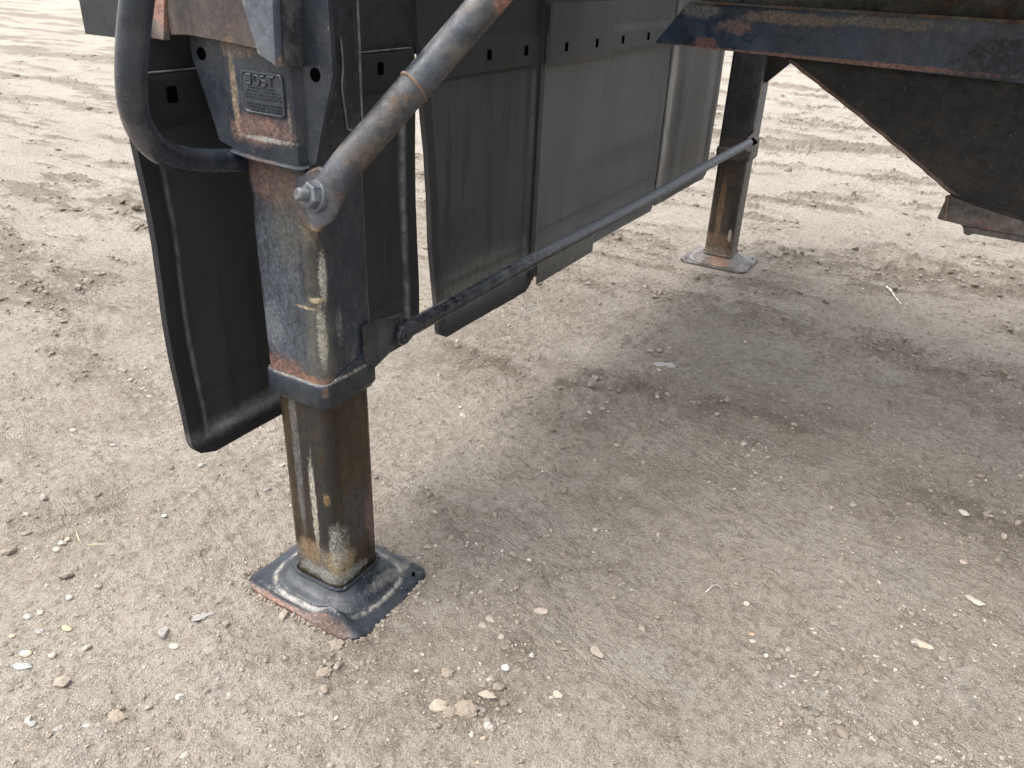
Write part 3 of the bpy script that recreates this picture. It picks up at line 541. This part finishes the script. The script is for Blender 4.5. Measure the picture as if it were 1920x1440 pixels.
for i, (px, py, sz, fl, el, tn, tint, nm, lab) in enumerate(ST):
    q = gp(px, py); r_ = np.random.default_rng(100+i); v = bv.copy()
    # cut facets: clamp along a few random planes, then roughen
    for _ in range(9 if 'pebble' not in nm else 3):
        nn = r_.normal(size=3); nn /= np.linalg.norm(nn); t = r_.uniform(.55, .9); d_ = v@nn; k = d_ > t; v[k] -= np.outer(d_[k]-t, nn)
    v *= (1+.12*(fbm(v[:, 0]*1.3+i*3, v[:, 1]*1.3+v[:, 2]*1.7, 1.6, 3, .6, i)[:, None]-.5)*2)
    if nm == 'flat_stone' or nm == 'stone_chip' or nm == 'soil_clod': v *= (1+.35*(fbm(np.arctan2(v[:, 1], v[:, 0])*1.2, v[:, 2]*.2, 2, 3, .6, i)[:, None]-.5)*2)
    v = v*np.array([el, 1, fl])*sz*.95; c_, s_ = math.cos(tn), math.sin(tn); v = np.stack([v[:, 0]*c_-v[:, 1]*s_, v[:, 0]*s_+v[:, 1]*c_, v[:, 2]], -1)
    me = fast_mesh(nm, v, bf, 3); me.polygons.foreach_set('use_smooth', np.full(len(bf), nm == 'pebble', dtype=bool))
    a_ = me.attributes.new('tint', 'FLOAT_COLOR', 'POINT'); a_.data.foreach_set('color', np.tile(np.array([*(c*.66 for c in tint), 1.], dtype=np.float32), len(v)))
    o = link(nm, me, m_peb, smooth=False); gz = float(ground_z(np.array([q.x]), np.array([q.y]))[0]); o.location = (q.x, q.y, gz+sz*fl*.45)
    o['label'] = lab; o['category'] = {'pebble': 'pebble', 'soil_clod': 'soil clod'}.get(nm, 'stone')
    o['group'] = {'pebble': 'pebbles lying on the dirt', 'soil_clod': 'large clods'}.get(nm, 'stones lying on the dirt')
# big crust pieces of the foreground heap
for i, (px, py, sz, tn, ti, lab) in enumerate([(872, 1342, .017, .3, .25, 'broad rough crust of dried mud in the foreground clod heap'), (842, 1350, .011, .9, .6, 'narrow mud crust propped between the tan slab and the broad crust'),
      (632, 1216, .012, .5, .5, 'brown upright clod just below the near foot pad'), (838, 1268, .010, .2, .2, 'flat mud clod above the foreground clod heap'), (608, 1268, .012, .7, .4, 'curled mud clod below the near foot pad'), (222, 1353, .013, .2, .1, 'rounded buff clods joined together in the left foreground')]):
    q = gp(px, py); r_ = np.random.default_rng(300+i); v = bv.copy(); ang = np.arctan2(v[:, 1], v[:, 0])
    v *= (1+.5*(fbm(ang*1.5+i*5, v[:, 2]*.3, 2, 4, .65, i)[:, None]-.5)*2); v += (fbm(v[:, 0]*3+i, v[:, 1]*3, 1.5, 3, .7, i+9)[:, None]-.5)*.35
    v = v*np.array([1.2, .95, .38])*sz; R_ = np.array((Matrix.Rotation(tn, 3, 'Z') @ Matrix.Rotation(ti, 3, 'X'))); v = v@R_.T
    me = fast_mesh('soil_clod', v, bf, 3); me.polygons.foreach_set('use_smooth', np.zeros(len(bf), dtype=bool))
    a_ = me.attributes.new('tint', 'FLOAT_COLOR', 'POINT'); a_.data.foreach_set('color', np.tile(np.array([.21, .172, .132, 1.], dtype=np.float32), len(v)))
    o = link('soil_clod', me, m_clod, smooth=False); gz = float(ground_z(np.array([q.x]), np.array([q.y]))[0]); o.location = (q.x, q.y, gz+sz*.3)
    o['label'] = lab; o['category'] = 'soil clod'; o['group'] = 'large clods'
m_straw = simple('dry_straw', (.50, .42, .28), .8); m_twig = simple('pale_twig', (.48, .45, .40), .8)
def stick(nm, pxs, r, mat, lab, cat, lift=.004):
    pts = []
    for k, (a, b) in enumerate(pxs):
        q = gp(a, b); z = float(ground_z(np.array([q.x]), np.array([q.y]))[0]); pts.append((q.x, q.y, z+lift+(.004 if k % 2 else 0)))
    mb = MB(); tube(mb, catmull(pts, 6), r, 8, lambda t: r*(.7+.4*math.sin(3*t+1))); o = mb.build(nm, mat); o['label'] = lab; o['category'] = cat
stick('twig', [(1660, 545), (1668, 553), (1676, 566), (1687, 580)], .0042, m_twig, 'pale bent twig lying on bright dirt below the hopper plate', 'twig')
stick('straw', [(146, 1008), (150, 1020), (158, 1034)], .0009, m_straw, 'short upright looking straw beside a group of three stones', 'straw')
stick('straw', [(166, 1033), (186, 1032), (204, 1030)], .0011, m_straw, 'longer straw lying flat right of a group of three stones', 'straw')
stick('straw', [(1320, 1120), (1340, 1110), (1357, 1121)], .0009, m_twig, 'thin stalk lying on smooth dirt in the right foreground', 'straw')
stick('twig', [(1158, 1170), (1165, 1180), (1176, 1188)], .0012, simple('dark_twig', (.2, .17, .14), .8), 'small dark twig lying in the grit of the foreground', 'twig')

# ================================================================= the trailer
tr = bpy.data.objects.new('semi_trailer', None); C.objects.link(tr); tr.location = (0, 0, 0)
tr['label'] = 'black rust-stained semi trailer standing on two extended landing legs, mud flaps hanging beside them'; tr['category'] = 'trailer'
A, B, CO, L = .068, .0622, .0735, 2.561

def make_leg(y0, far=False):
    mt = m_tube_far if far else m_tube; mi = m_inner_far if far else m_inner; mc = m_collar_far if far else m_collar; mp = m_pad_far if far else m_pad
    mb = MB(); mb.rings([rsq(A-.002, A-.002, .017, .46, 0, 0), *[rsq(A, A, .017, z) for z in np.linspace(.462, 1.27, 14)]])
    leg = mb.build('landing_leg', mt, tr, auto=50); leg.location = (0, y0, 0)
    mb = MB(); mb.rings([rsq(B, B, .022, z) for z in np.linspace(.028, .49, 12)]); mb.build('inner_tube', mi, leg, auto=50)
    # collar, drawn up towards the clip on its inner side
    def ring(h, r, z, lift):
        o = []
        for (x, y, zz) in rsq(h, h, r, z):
            k = max(0, min(1, (x-.03)/.04))*max(0, min(1, (y+.045)/.10)); o.append((x, y, zz+lift*k*k*(3-2*k)))
        return o
    mb = MB(); mb.rings([ring(A-.001, .017, .5125, .030), ring(CO-.0035, .018, .5125, .030), ring(CO-.001, .019, .510, .030), ring(CO, .02, .505, .028), ring(CO, .02, .485, .016), ring(CO, .02, .468, .004), ring(CO-.002, .02, .4645, .003), ring(CO-.006, .02, .462, .003), ring(B+.0006, .022, .462, .003)], cap=False)
    mb.build('collar', mc, leg, auto=50)
    # foot pad: pressed steel dish
    n = 70; hx, hy, rc = .152, .1255, .040
    U, Vv = np.meshgrid(np.linspace(-1, 1, n), np.linspace(-1, 1, n), indexing='ij')
    px_, py_ = U*hx, Vv*hy
    qx, qy = np.abs(px_)-(hx-rc), np.abs(py_)-(hy-rc); k = (qx > 0) & (qy > 0); qn = np.maximum(qx, qy)/(np.hypot(qx, qy)+1e-9)
    px_ = np.where(k, np.sign(px_)*((hx-rc)+qx*qn), px_); py_ = np.where(k, np.sign(py_)*((hy-rc)+qy*qn), py_)
    def sb(rx, ry, p=4): return (np.abs(px_/rx)**p+np.abs(py_/ry)**p)**(1/p)
    d1 = sb(.112, .094, 3.2)
    z = .010+.016*sstep(1.06, .84, d1)+.018*sstep(.86, .60, d1)
    z += .0035*np.exp(-((d1-1.06)/.035)**2)
    e = np.minimum(hx-np.abs(px_), hy-np.abs(py_)); z -= .004*sstep(.008, 0, e)
    if not far:
        # edge near the nearest corner bent up and folded over
        cu = np.exp(-((px_-.082)/.036)**2); ed_ = sstep(-.085, -.1235, py_)
        z += .036*cu*np.exp(-((py_+.104)/.012)**2); py_ = py_-.004*cu*ed_
        z += .007*sstep(-.06, -.15, px_)*sstep(-.03, -.12, py_)-.003*sstep(.09, .15, px_)
        px_ = px_+.004*sstep(-.05, -.123, py_)*sstep(.06, .15, px_)
    else:
        z += .010*np.exp(-(((px_-.13)/.03)**2+((py_+.02)/.05)**2))
    z += (fbm(px_*1+5, py_+5, 22, 3, .5, 4)-.5)*.004
    fr = np.stack([px_, py_, z], -1); bk = fr.copy(); bk[..., 2] -= .007
    pad = sheet(fr, bk).build('foot_pad', mp, leg, auto=60)
    av = np.maximum(np.exp(-((d1-1.09)/.035)**2), 0*d1)*(1-np.exp(-((px_-.082)/.05)**2)*(py_ < -.06)*.9); a_ = pad.data.attributes.new('edge', 'FLOAT', 'POINT'); a_.data.foreach_set('value', np.concatenate([av.ravel(), av.ravel()*0]).astype(np.float32))
    # weld bead round the tube foot
    mb = MB(); pts = [Vector((x*1.0, y*1.0, .0465+.0012*math.sin(i*1.7)+.001*math.sin(i*.6))) for i, (x, y, _) in enumerate(rsq(B+.004, B+.004, .024, 0, seg=10))]
    pts.append(pts[0]); tube(mb, pts, .0042, 8); mb.build('weld_bead', mp, leg)
    for (sx, sy) in ((-.125, -.09), (.128, .09)):
        mb = MB(); mb.rings([[(sx+.0036*math.cos(a), sy+.0036*math.sin(a), zz) for a in np.linspace(0, 2*math.pi, 13)[:-1]] for zz in (.004, .0125)]); mb.build('pad_hole', m_hole, leg)
    return leg
m_tube_far = paint('far_leg_paint', base=(.020, .021, .024), base2=(.034, .036, .040), rough=.4, dust=.15, chips=.2, streak=.5, blobs=[((.07, .04, .75), (.01, .05, .3), (.15, .16, .17), .8, 20, .5), ((.02, -.07, .68), (.04, .03, .05), (.010, .009, .008), .9, 40, .7), ((0, -.07, .53), (.09, .04, .02), (.09, .055, .035), .7, 60, .8)])
m_inner_far = paint('far_inner_tube_grease', base=(.030, .020, .014), base2=(.055, .035, .022), rough=.4, dust=.1, streak=.7, blobs=[((-.015, -.06, .25), (.012, .03, .14), (.22, .13, .06), .85, 60, .7, (1, 1, .2)), ((.0, -.06, .11), (.09, .05, .03), (.16, .09, .05), .7, 60, .8), ((.045, -.06, .14), (.007, .02, .024), (.50, .46, .38), .9, 110, .9), ((.062, .02, .25), (.01, .06, .25), (.12, .12, .12), .6, 30, .5), ((0, 0, .06), (.12, .12, .02), (.22, .17, .12), .7, 60, .8)])
m_collar_far = paint('far_collar_paint', base=(.05, .045, .04), base2=(.09, .08, .07), rough=.5, rust=.3, dust=.3)
m_pad_far = paint('far_pad_metal', ring=True, base=(.045, .036, .030), base2=(.13, .115, .10), rough=.42, dust=.5, chips=.8, streak=0, dustcol=(.24, .20, .17), bump=.0015, blobs=[((.02, -.09, .03), (.05, .03, .03), (.26, .12, .07), .7, 60, .8), ((.13, -.01, .02), (.02, .03, .03), (.05, .04, .035), .8, 60, .9)])
leg = make_leg(0); leg2 = make_leg(L, True)
leg2['label'] = 'far landing leg, darker and narrower in view, with a pale foot pad'; leg['label'] = 'near landing leg with grey painted upper tube and brown greasy inner tube'

# --- mounting bracket (hat-shaped plate with two bolted ears) on the near leg
mb = MB()
def ear(pts): mb.prism(pts, 1, -.072, -.064, .001)
brk = MB()
def hat(z, k):  # section of the bracket at height z : k widens the ears
    return z
zs = [.897, .94, 1.02, 1.25]; ol = [-.108, -.119, -.146, -.146]; orr = [.094, .108, .137, .137]
rings = []
for z, a, b in zip(zs, ol, orr):
    zi = z; rings.append([(a, -.074, zi), (-.078, -.074, zi), (-.066, -.086, zi), (-.060, -.088, zi), (.066, -.088, zi), (.071, -.086, zi), (.078, -.074, zi), (b, -.074, zi), (b, -.066, zi), (.06, -.066, zi), (-.06, -.066, zi), (a, -.066, zi)])
# bottom lip dips in the middle of the face like the welded lower edge
rings[0] = [(x, y, z+(-.004 if abs(x) < .085 else .004)-(.005 if x > 0 else -.001)) for x, y, z in rings[0]]
brk.rings(rings); bro = brk.build('mounting_bracket', m_bracket, leg, auto=25)
for (hx_, hz) in ((-.124, 1.028), (.105, 1.019)):
    mb = MB(); mb.rings([[(hx_+.0095*math.cos(a), y, hz+.0095*math.sin(a)) for a in np.linspace(0, 2*math.pi, 25)[:-1]] for y in (-.0745, -.05)]); mb.build('bolt_hole', m_hole, leg)
mb = MB(); tube(mb, catmull([(-.066, -.088, .893), (-.02, -.089, .889), (.03, -.089, .887), (.070, -.087, .886), (.085, -.078, .889)], 10), .004, 8); mb.build('weld_bead', m_tube, leg)
# --- maker's plate with raised writing
pl = MB()
def rr(x0, x1, z0, z1, r, n=5):
    o = []
    for (cx_, cz_, a0) in ((x1-r, z1-r, 0), (x0+r, z1-r, 90), (x0+r, z0+r, 180), (x1-r, z0+r, 270)):
        for k in range(n+1): a = rad(a0+90*k/n); o.append((cx_+r*math.cos(a), cz_+r*math.sin(a)))
    return o
x0, x1, z0, z1 = -.0275, .0575, .956, 1.016
pl.rings([[(x, y, z) for x, z in rr(x0+i_, x1-i_, z0+i_, z1-i_, .008)] for y, i_ in ((-.0875, 0), (-.0905, 0), (-.0915, .001), (-.0915, .003), (-.0903, .004))])
def stroke(pts, r_=.0019):
    pts = [Vector((.0135+(x-.5)*.056, -.0908, .9975+z*.0135)) for x, z in pts]; k_ = len(pl.v); tube(pl, pts, r_, 8)
arc = lambda cx_, cz_, rx_, rz_, a0, a1, n=12: [(cx_+rx_*math.cos(rad(a)), cz_+rz_*math.sin(rad(a))) for a in np.linspace(a0, a1, n)]
stroke([(.02, .98), (.19, .98)]); stroke([(.17, .98)]+arc(.08, .28, .09, .24, 0, -180)+[(-.01, .35)])
stroke(arc(.37, .5, .11, .46, 0, 360, 24))
stroke(arc(.62, .74, .08, .23, 60, 270)+arc(.62, .26, .085, .25, 90, -130))
stroke([(.76, .98), (1.0, .98)]); stroke([(.88, .98), (.88, .02)])
pr = random.Random(5)
for zr, a, b in ((.9915, -.014, .040), (.9868, -.018, .050), (.9821, -.021, .052), (.9774, -.021, .052), (.9690, -.021, .052), (.9645, -.021, .053), (.9603, -.010, .050)):
    x = a
    while x < b:
        wv = pr.uniform(.0012, .0024); t = pr.random(); h_ = .0032
        zz = zr
        if t < .5: pl.box((x, -.0912, zz), (x+.0006, -.0902, zz+h_))
        if t > .25: pl.box((x, -.0911, zz+h_-.0007), (x+wv, -.0902, zz+h_))
        if t > .6: pl.box((x+wv-.0006, -.09115, zz), (x+wv, -.0902, zz+h_*.9))
        if t < .7: pl.box((x, -.09105, zz), (x+wv, -.0902, zz+.0007))
        x += wv+pr.choice([.0007, .0007, .0022])
m_plate = paint('maker_plate_paint', base=(.020, .026, .036), base2=(.034, .042, .055), rough=.38, dust=.1, chips=.15, streak=0)
pl.build('maker_plate', m_plate, leg, auto=30)
# --- bent tube guard
tp_ = [(-.079, -.030, .868), (-.078, -.06, .872), (-.075, -.123, .882), (-.058, -.195, .898), (-.040, -.245, .925), (-.022, -.277, .965), (.001, -.292, 1.002), (.013, -.296, 1.035), (.035, -.300, 1.078), (.06, -.304, 1.118), (.085, -.305, 1.17), (.11, -.302, 1.24)]
tp2 = catmull(tp_, 8)
for _ in range(40): tp2 = [tp2[0]]+[(tp2[i-1]+tp2[i]*2+tp2[i+1])/4 for i in range(1, len(tp2)-1)]+[tp2[-1]]
mb = MB(); tube(mb, tp2, .0188, 28); mb.build('bent_guard_tube', m_pipe, tr)
# --- diagonal brace: tube with flattened tab and bolt
bp = [Vector(p) for p in [(.150, -.105, .862), (.174, -.093, .893), (.236, -.003, 1.026), (.298, .062, 1.119), (.391, .158, 1.253)]]
ax_ = (Vector((.299, .063, 1.119))-Vector((.163, -.086, .905))).normalized()
mb = MB(); rings = []; segs = 26
viewn = Vector((.10, -.95, .05)); viewn = (viewn-ax_*viewn.dot(ax_)).normalized(); side = ax_.cross(viewn)
B0, B1 = Vector((.163, -.086, .905)), Vector((.299, .063, 1.119))
cpts = catmull([(.126, -.119, .812), (.131, -.115, .833), (.143, -.106, .865), B0, B0.lerp(B1, .25), B0.lerp(B1, .5), B0.lerp(B1, .75), B1, B0.lerp(B1, 1.6)], 6)
for i, p_ in enumerate(cpts):
    t = i/(len(cpts)-1)
    fl = sstep(.10, .42, np.float64(t)); hw = .0285*(1-fl)+.0235*fl; th = .0055*(1-fl)+.0235*fl; hw *= .25+.75*sstep(-.02, .20, np.float64(t))
    tv = (cpts[min(i+1, len(cpts)-1)]-cpts[max(i-1, 0)]).normalized()
    vn = viewn*(fl)+Vector((.05, -1, .1))*(1-fl); vn = (vn-tv*vn.dot(tv)).normalized(); sd = tv.cross(vn)
    rings.append([p_+sd*math.cos(a)*hw+vn*math.sin(a)*th for a in [2*math.pi*k/segs for k in range(segs)]])
mb.rings(rings); db = mb.build('diagonal_brace', m_brace, tr)
# rusty weld ring round the brace
wc = bp[1].lerp(bp[3], .0); wc = Vector((.163, -.086, .905)).lerp(Vector((.299, .063, 1.119)), .49)
mb = MB(); pts = [wc+(viewn*math.sin(a)+side*math.cos(a))*.0230+ax_*(.006*math.sin(a)) for a in np.linspace(0, 2*math.pi, 33)]; tube(mb, pts, .0028, 8); mb.build('weld_bead', simple('brace_weld', (.13, .085, .060), .8), db)
def bolt(c, n, parent, r=.017, proud=.012, mat=None, stud=.014, name='bolt'):
    n = Vector(n).normalized(); u_ = n.orthogonal().normalized(); v_ = n.cross(u_); mb = MB()
    def ringp(rad_, off, k=24, ph=0): return [Vector(c)+n*off+(u_*math.cos(ph+2*math.pi*i/k)+v_*math.sin(ph+2*math.pi*i/k))*rad_ for i in range(k)]
    mb.rings([ringp(r*1.32, -.004), ringp(r*1.32, .002), ringp(r*1.25, .0032)])
    mb.rings([ringp(r*1.08, .0032, 6), ringp(r*1.08, .0032+proud*.82, 6), ringp(r*.93, .0032+proud, 6)])
    if stud:
        rs = []; k = 0
        for s_ in np.linspace(.0, stud, 9): rs.append(ringp(r*(.56 if k % 2 else .50), .003+proud+s_, 20)); k += 1
        rs.append(ringp(r*.40, .003+proud+stud+.002, 20)); mb.rings(rs)
    return mb.build(name, mat or m_nut, parent, auto=25)
bolt((.130, -.117, .862), (-.22, -1, .26), db, r=.0175, proud=.013, stud=.014)
# weld ear that carries the brace on the corner of the leg
mb = MB(); mb.prism([(.055, .80), (.078, .795), (.125, .835), (.150, .868), (.135, .895), (.10, .892), (.058, .87)], 1, -.0845, -.070, .002); mb.build('brace_lug', m_brace, leg)
# --- cross brace between the legs
c0, c1 = Vector((.086, .115, .548)), Vector((.087, 2.40, .562))
cp = catmull([c0, c0.lerp(c1, .03), c0.lerp(c1, .25)+Vector((0, 0, .001)), c0.lerp(c1, .5)+Vector((0, 0, -.004)), c0.lerp(c1, .75), c0.lerp(c1, .97), c1], 10)
mb = MB(); rings = []
for i, p_ in enumerate(cp):
    t = i/(len(cp)-1); fl = float(sstep(0, .045, np.float64(t))*sstep(0, .03, np.float64(1-t)))
    tx = .004*(1-fl)+.0160*fl; tz = .021*(1-fl)+.0160*fl
    rings.append([p_+Vector((math.cos(a)*tx, 0, math.sin(a)*tz)) for a in [2*math.pi*k/24 for k in range(24)]])
mb.rings(rings); xb = mb.build('cross_brace', m_cross, tr)
for (y_, yy, s_) in ((0, 0, 1), (0, L, -1)):
    par = leg if yy == 0 else leg2
    mb = MB(); poly = [(.030, .590), (.050, .592), (.140, .578), (.158, .563), (.158, .528), (.097, .512), (.054, .500), (.032, .52)]
    poly = [(s_*a, b) for a, b in poly]
    mb.prism(poly, 0, .0695, .0895, .002) if False else mb.prism(poly, 0, .0700, .0780, .0015)
    mb.build('brace_clip', m_blackplate if yy == 0 else m_collar_far, par)
bolt((.0910, .125, .542), (1, 0, .05), xb, r=.0125, proud=.005, stud=0, mat=m_blackplate)
bolt((.0925, 2.418, .562), (1, 0, .05), xb, r=.013, proud=.008, stud=.008, mat=m_hole)
# --- frame pieces over the near leg
mb = MB(); mb.prism([(-.108, 1.056), (-.030, 1.052), (.055, 1.047), (.055, 1.3), (-.145, 1.3), (-.145, 1.054)], 1, -.108, -.089, .0015); mb.build('rusty_mounting_plate', m_rusty, tr)
mb = MB(); mb.prism([(-.187, 1.047), (-.158, 1.046), (-.135, 1.13), (-.10, 1.3), (-.25, 1.3), (-.20, 1.12)], 1, -.112, -.10, .001); mb.build('rusty_strap_end', paint('strap_paint', base=(.13, .12, .11), base2=(.20, .17, .15), rust=.3, dust=.4, rough=.6, blobs=[((-.155, -.11, 1.09), (.02, .02, .025), (.34, .17, .12), .9, 50, .7)]), tr)
mb = MB(); mb.prism([(.050, 1.044), (.075, 1.034), (.0815, 1.031), (.100, 1.3), (-.08, 1.3), (.028, 1.11)], 1, -.124, -.110, .0015); mb.build('gusset', m_gusset, tr)
mb = MB(); mb.prism([(-.110, 1.0315), (-.085, 1.0285), (-.034, 1.036), (-.030, 1.3), (-.110, 1.3)], 0, .080, .0885, .001)
mb.prism([(-.040, 1.060), (-.024, 1.068), (-.018, 1.080), (-.026, 1.094), (-.040, 1.098)], 0, .0800, .0870, .001)
mb.build('support_channel', m_darkplate, tr)
# torn rubber edge hanging along the back corner of the leg
mb = MB(); tube(mb, catmull([(.071, .020, 1.06), (.0705, .022, 1.02), (.0715, .016, .99), (.0705, .022, .95), (.071, .024, .93), (.0708, .035, .925), (.071, .05, .92)], 6), .0018, 6)
tube(mb, catmull([(.070, .060, 1.25), (.0712, .061, 1.08), (.0705, .060, .98), (.0712, .061, .90)], 6), .0022, 6); mb.build('sealant_bead', simple('old_sealant', (.12, .115, .105), .8), leg)

# --- mud flaps
def flap(name, yl, yr, z0, ztop, mat, x=-.18, slant=0, rim=.040, proud=.0, cr=.035, label=None, seed=0, th=.014, step=.010, hem=True, side=(1, 1)):
    n, m = 70, 90
    zz = np.linspace(0, 1, m)**.9*(ztop-z0)+z0; Yy = np.zeros((n, m)); Zz = np.zeros((n, m))
    for j, z in enumerate(zz):
        l = yl+slant*(z-z0)/(ztop-z0)+.003*math.sin(z*17+seed); r = yr+.003*math.sin(z*13+seed*2)
        k = z-z0
        ins = cr-math.sqrt(max(0, cr*cr-(cr-k)**2)) if k < cr else 0
        Yy[:, j] = np.linspace(l+ins*side[0], r-ins*side[1], n); Zz[:, j] = z
    el = np.minimum((Yy-Yy[:1, :])+0, 9); er = Yy[-1:, :]-Yy; eb = Zz-z0
    e = np.minimum(np.minimum(el, er), eb)
    inner = sstep(rim-.004, rim+.004, e) if rim else np.ones_like(e)
    if hem: inner = inner*(1-sstep(.922, .926, Zz))
    Xx = x+th-step*inner+(fbm(Yy+seed, Zz, 3, 2, .5, seed)-.5)*.010+(fbm(Yy, Zz, 14, 3, .5, seed+3)-.5)*.002
    Xx -= .004*np.exp(-((Zz-(z0+.115))/.006)**2)*inner
    if hem: Xx -= .008*sstep(.998, 1.002, Zz)
    fr = np.stack([Xx, Yy, Zz], -1); bk = fr.copy(); bk[..., 0] = Xx-th
    o = sheet(fr, bk).build(name, mat, tr, auto=40)
    for an, av in (('edge', np.exp(-((e-rim)/.0035)**2)*(1-sstep(.90, .93, Zz))), ('inner', inner)):
        a_ = o.data.attributes.new(an, 'FLOAT', 'POINT'); a_.data.foreach_set('value', np.concatenate([av.ravel(), av.ravel()*0]).astype(np.float32))
    if label: o['label'] = label
    return o
f1 = flap('mud_flap', -.180, .512, .330, 1.0, m_f1, label='near black mud flap hanging behind the leg', seed=1, cr=.05)
f2 = flap('mud_flap', .600, 1.083, .282, 1.3, m_f2, slant=-.09, label='dark mud flap with a slanted edge', seed=2)
f3 = flap('mud_flap', 1.088, 2.045, .318, 1.3, m_f3b, x=-.165, label='wide dusty grey mud flap in the middle', seed=3, cr=.012, rim=0, side=(0, 1))
mb = MB(); mb.prism([(1.088, .298), (1.472, .300), (1.478, .306), (1.478, .380), (1.088, .380)], 0, -.1525, -.147, .001); mb.build('flap_extension', m_f3, f3)
mb = MB(); mb.prism([(1.090, .925), (1.492, .922), (1.494, 1.08), (1.090, 1.08)], 0, -.156, -.1475, .001); mb.build('hem_plate', m_f3, f3)
f5 = flap('mud_flap', 2.052, 2.715, .325, 1.3, m_f4, label='far pale streaked mud flap', seed=5, cr=.04)
for sd, fo, ys in ((1, f1, (-.105, .40)), (2, f2, (.815, .99)), (3, f3, (1.182, 1.378, 1.572, 1.784)), (5, f5, (2.25, 2.5))):
    for y_ in ys:
        xx = (-.165 if fo is f3 else -.18)+.014+float((fbm(np.array([y_+sd]), np.array([.968]), 3, 2, .5, sd)[0]-.5)*.010+(fbm(np.array([y_]), np.array([.968]), 14, 3, .5, sd+3)[0]-.5)*.002)+.0008
        if fo is f3 and y_ < 1.49: xx = -.1470
        mb = MB(); mb.prism(rr(y_-.0095, y_+.0095, .956, .980, .003, 2), 0, -.19, xx+.0005, .001); mb.build('slot', m_hole, fo, smooth=False)
# pale worn top edge of the near flap and black strips standing in for the shaded gaps between flaps
mb = MB(); mb.prism([(-.175, 1.0005), (.505, 1.0005), (.505, 1.0025), (-.175, 1.0025)], 0, -.172, -.168, .0003); mb.build('hem_edge', simple('worn_hem', (.12, .115, .11), .8), f1)
mb = MB(); mb.prism([(1.060, .33), (1.084, .31), (1.090, 1.3), (1.070, 1.3)], 0, -.185, -.160, .001); mb.build('flap_gap_strip', m_black, tr)
mb = MB(); mb.prism([(2.044, .36), (2.053, .36), (2.050, 1.3), (2.040, 1.3)], 0, -.175, -.158, .001); mb.build('flap_gap_strip', m_black, tr)
mb = MB(); mb.box((-.31, -.135, 1.045), (-.192, 2.72, 1.40)); mb.build('flap_crossmember', m_void, tr, smooth=False)
mb = MB(); mb.box((-.1915, -.128, .985), (-.186, 1.08, 1.40)); mb.build('backing_plate', m_void, tr, smooth=False)

# --- main frame beam, hopper plate and its flange
beam = MB(); beam.prism([(-.004, .974), (.12, .972), (1.5, .945), (8.0, .945), (8.0, 1.092), (.093, 1.092), (.07, 1.07)], 1, 1.47, 1.50, .0025)
bo = beam.build('frame_beam', m_beam, tr)
mb = MB(); mb.prism([(.10, 1.088), (.50, 1.086), (8.0, 1.096), (8.0, 1.102), (.50, 1.094), (.10, 1.094)], 1, 1.455, 1.505, .002); mb.build('beam_weld_ledge', paint('ledge_paint', base=(.06, .056, .048), base2=(.12, .11, .09), rust=.5, rough=.75), bo)
mb = MB(); mb.prism([(.11, 1.03), (8.0, 1.03), (8.0, 1.5), (.2, 1.5), (.11, 1.12)], 1, 1.5015, 1.511, .001); mb.build('frame_web', m_web, tr)
mb = MB(); hp = [(.385, .957), (.56, .858), (.744, .749), (.872, .668), (.955, .625), (8.0, .55), (8.0, 1.02), (.9, 1.02), (.37, .985)]
mb.prism(hp, 1, 1.512, 1.524, .0005); ho = mb.build('hopper_plate', m_hopper, tr)
mb = MB(); ed = [Vector((a, 1.514, b)) for a, b in hp[:5]]; pts = []
for a, b in zip(ed[:-1], ed[1:]):
    for k in range(8): pts.append(a.lerp(b, k/8)+Vector((0, 0, .0012*math.sin(len(pts)*2.1))))
pts.append(ed[-1]); tube(mb, pts, .0055, 8); mb.build('rusty_edge', m_hedge, ho)
mb = MB(); mb.prism([(.876, .664), (.867, .642), (.862, .602), (.866, .599), (.924, .594), (8.0, .545), (8.0, .612), (1.06, .628), (.955, .645)], 1, 1.47, 1.512, .002); fo = mb.build('lower_flange', m_flange, tr)
mb = MB(); mb.prism([(.922, .593), (.930, .583), (.935, .570), (.945, .567), (.955, .574), (8.0, .52), (8.0, .545)], 1, 1.478, 1.500, .0015); mb.build('flange_tail', m_flange, fo)
mb = MB(); tube(mb, [Vector((.872, 1.4685, .665)), Vector((.878, 1.4685, .630)), Vector((.882, 1.4685, .600))], .006, 8); mb.build('rusty_end', m_hedge, fo)
mb = MB(); mb.prism([(.069, .775), (.080, .780), (.175, .875), (.30, 1.0), (.069, 1.0)], 1, L-.02, L-.008, .001); mb.build('far_leg_gusset', m_hopper, tr)
# --- unseen deck and rails added above the picture, sized and placed for ground shade
mb = MB(); mb.box((-.75, .62, 1.62), (11.5, 1.95, 1.74)); mb.build('unseen_shade_deck', m_deck, tr, smooth=False)
mb = MB(); mb.box((.32, .95, 1.20), (11.4, 1.10, 1.619)); mb.box((.32, 1.52, 1.501), (11.4, 1.64, 1.619)); mb.build('unseen_shade_rail', m_deck, tr, smooth=False)
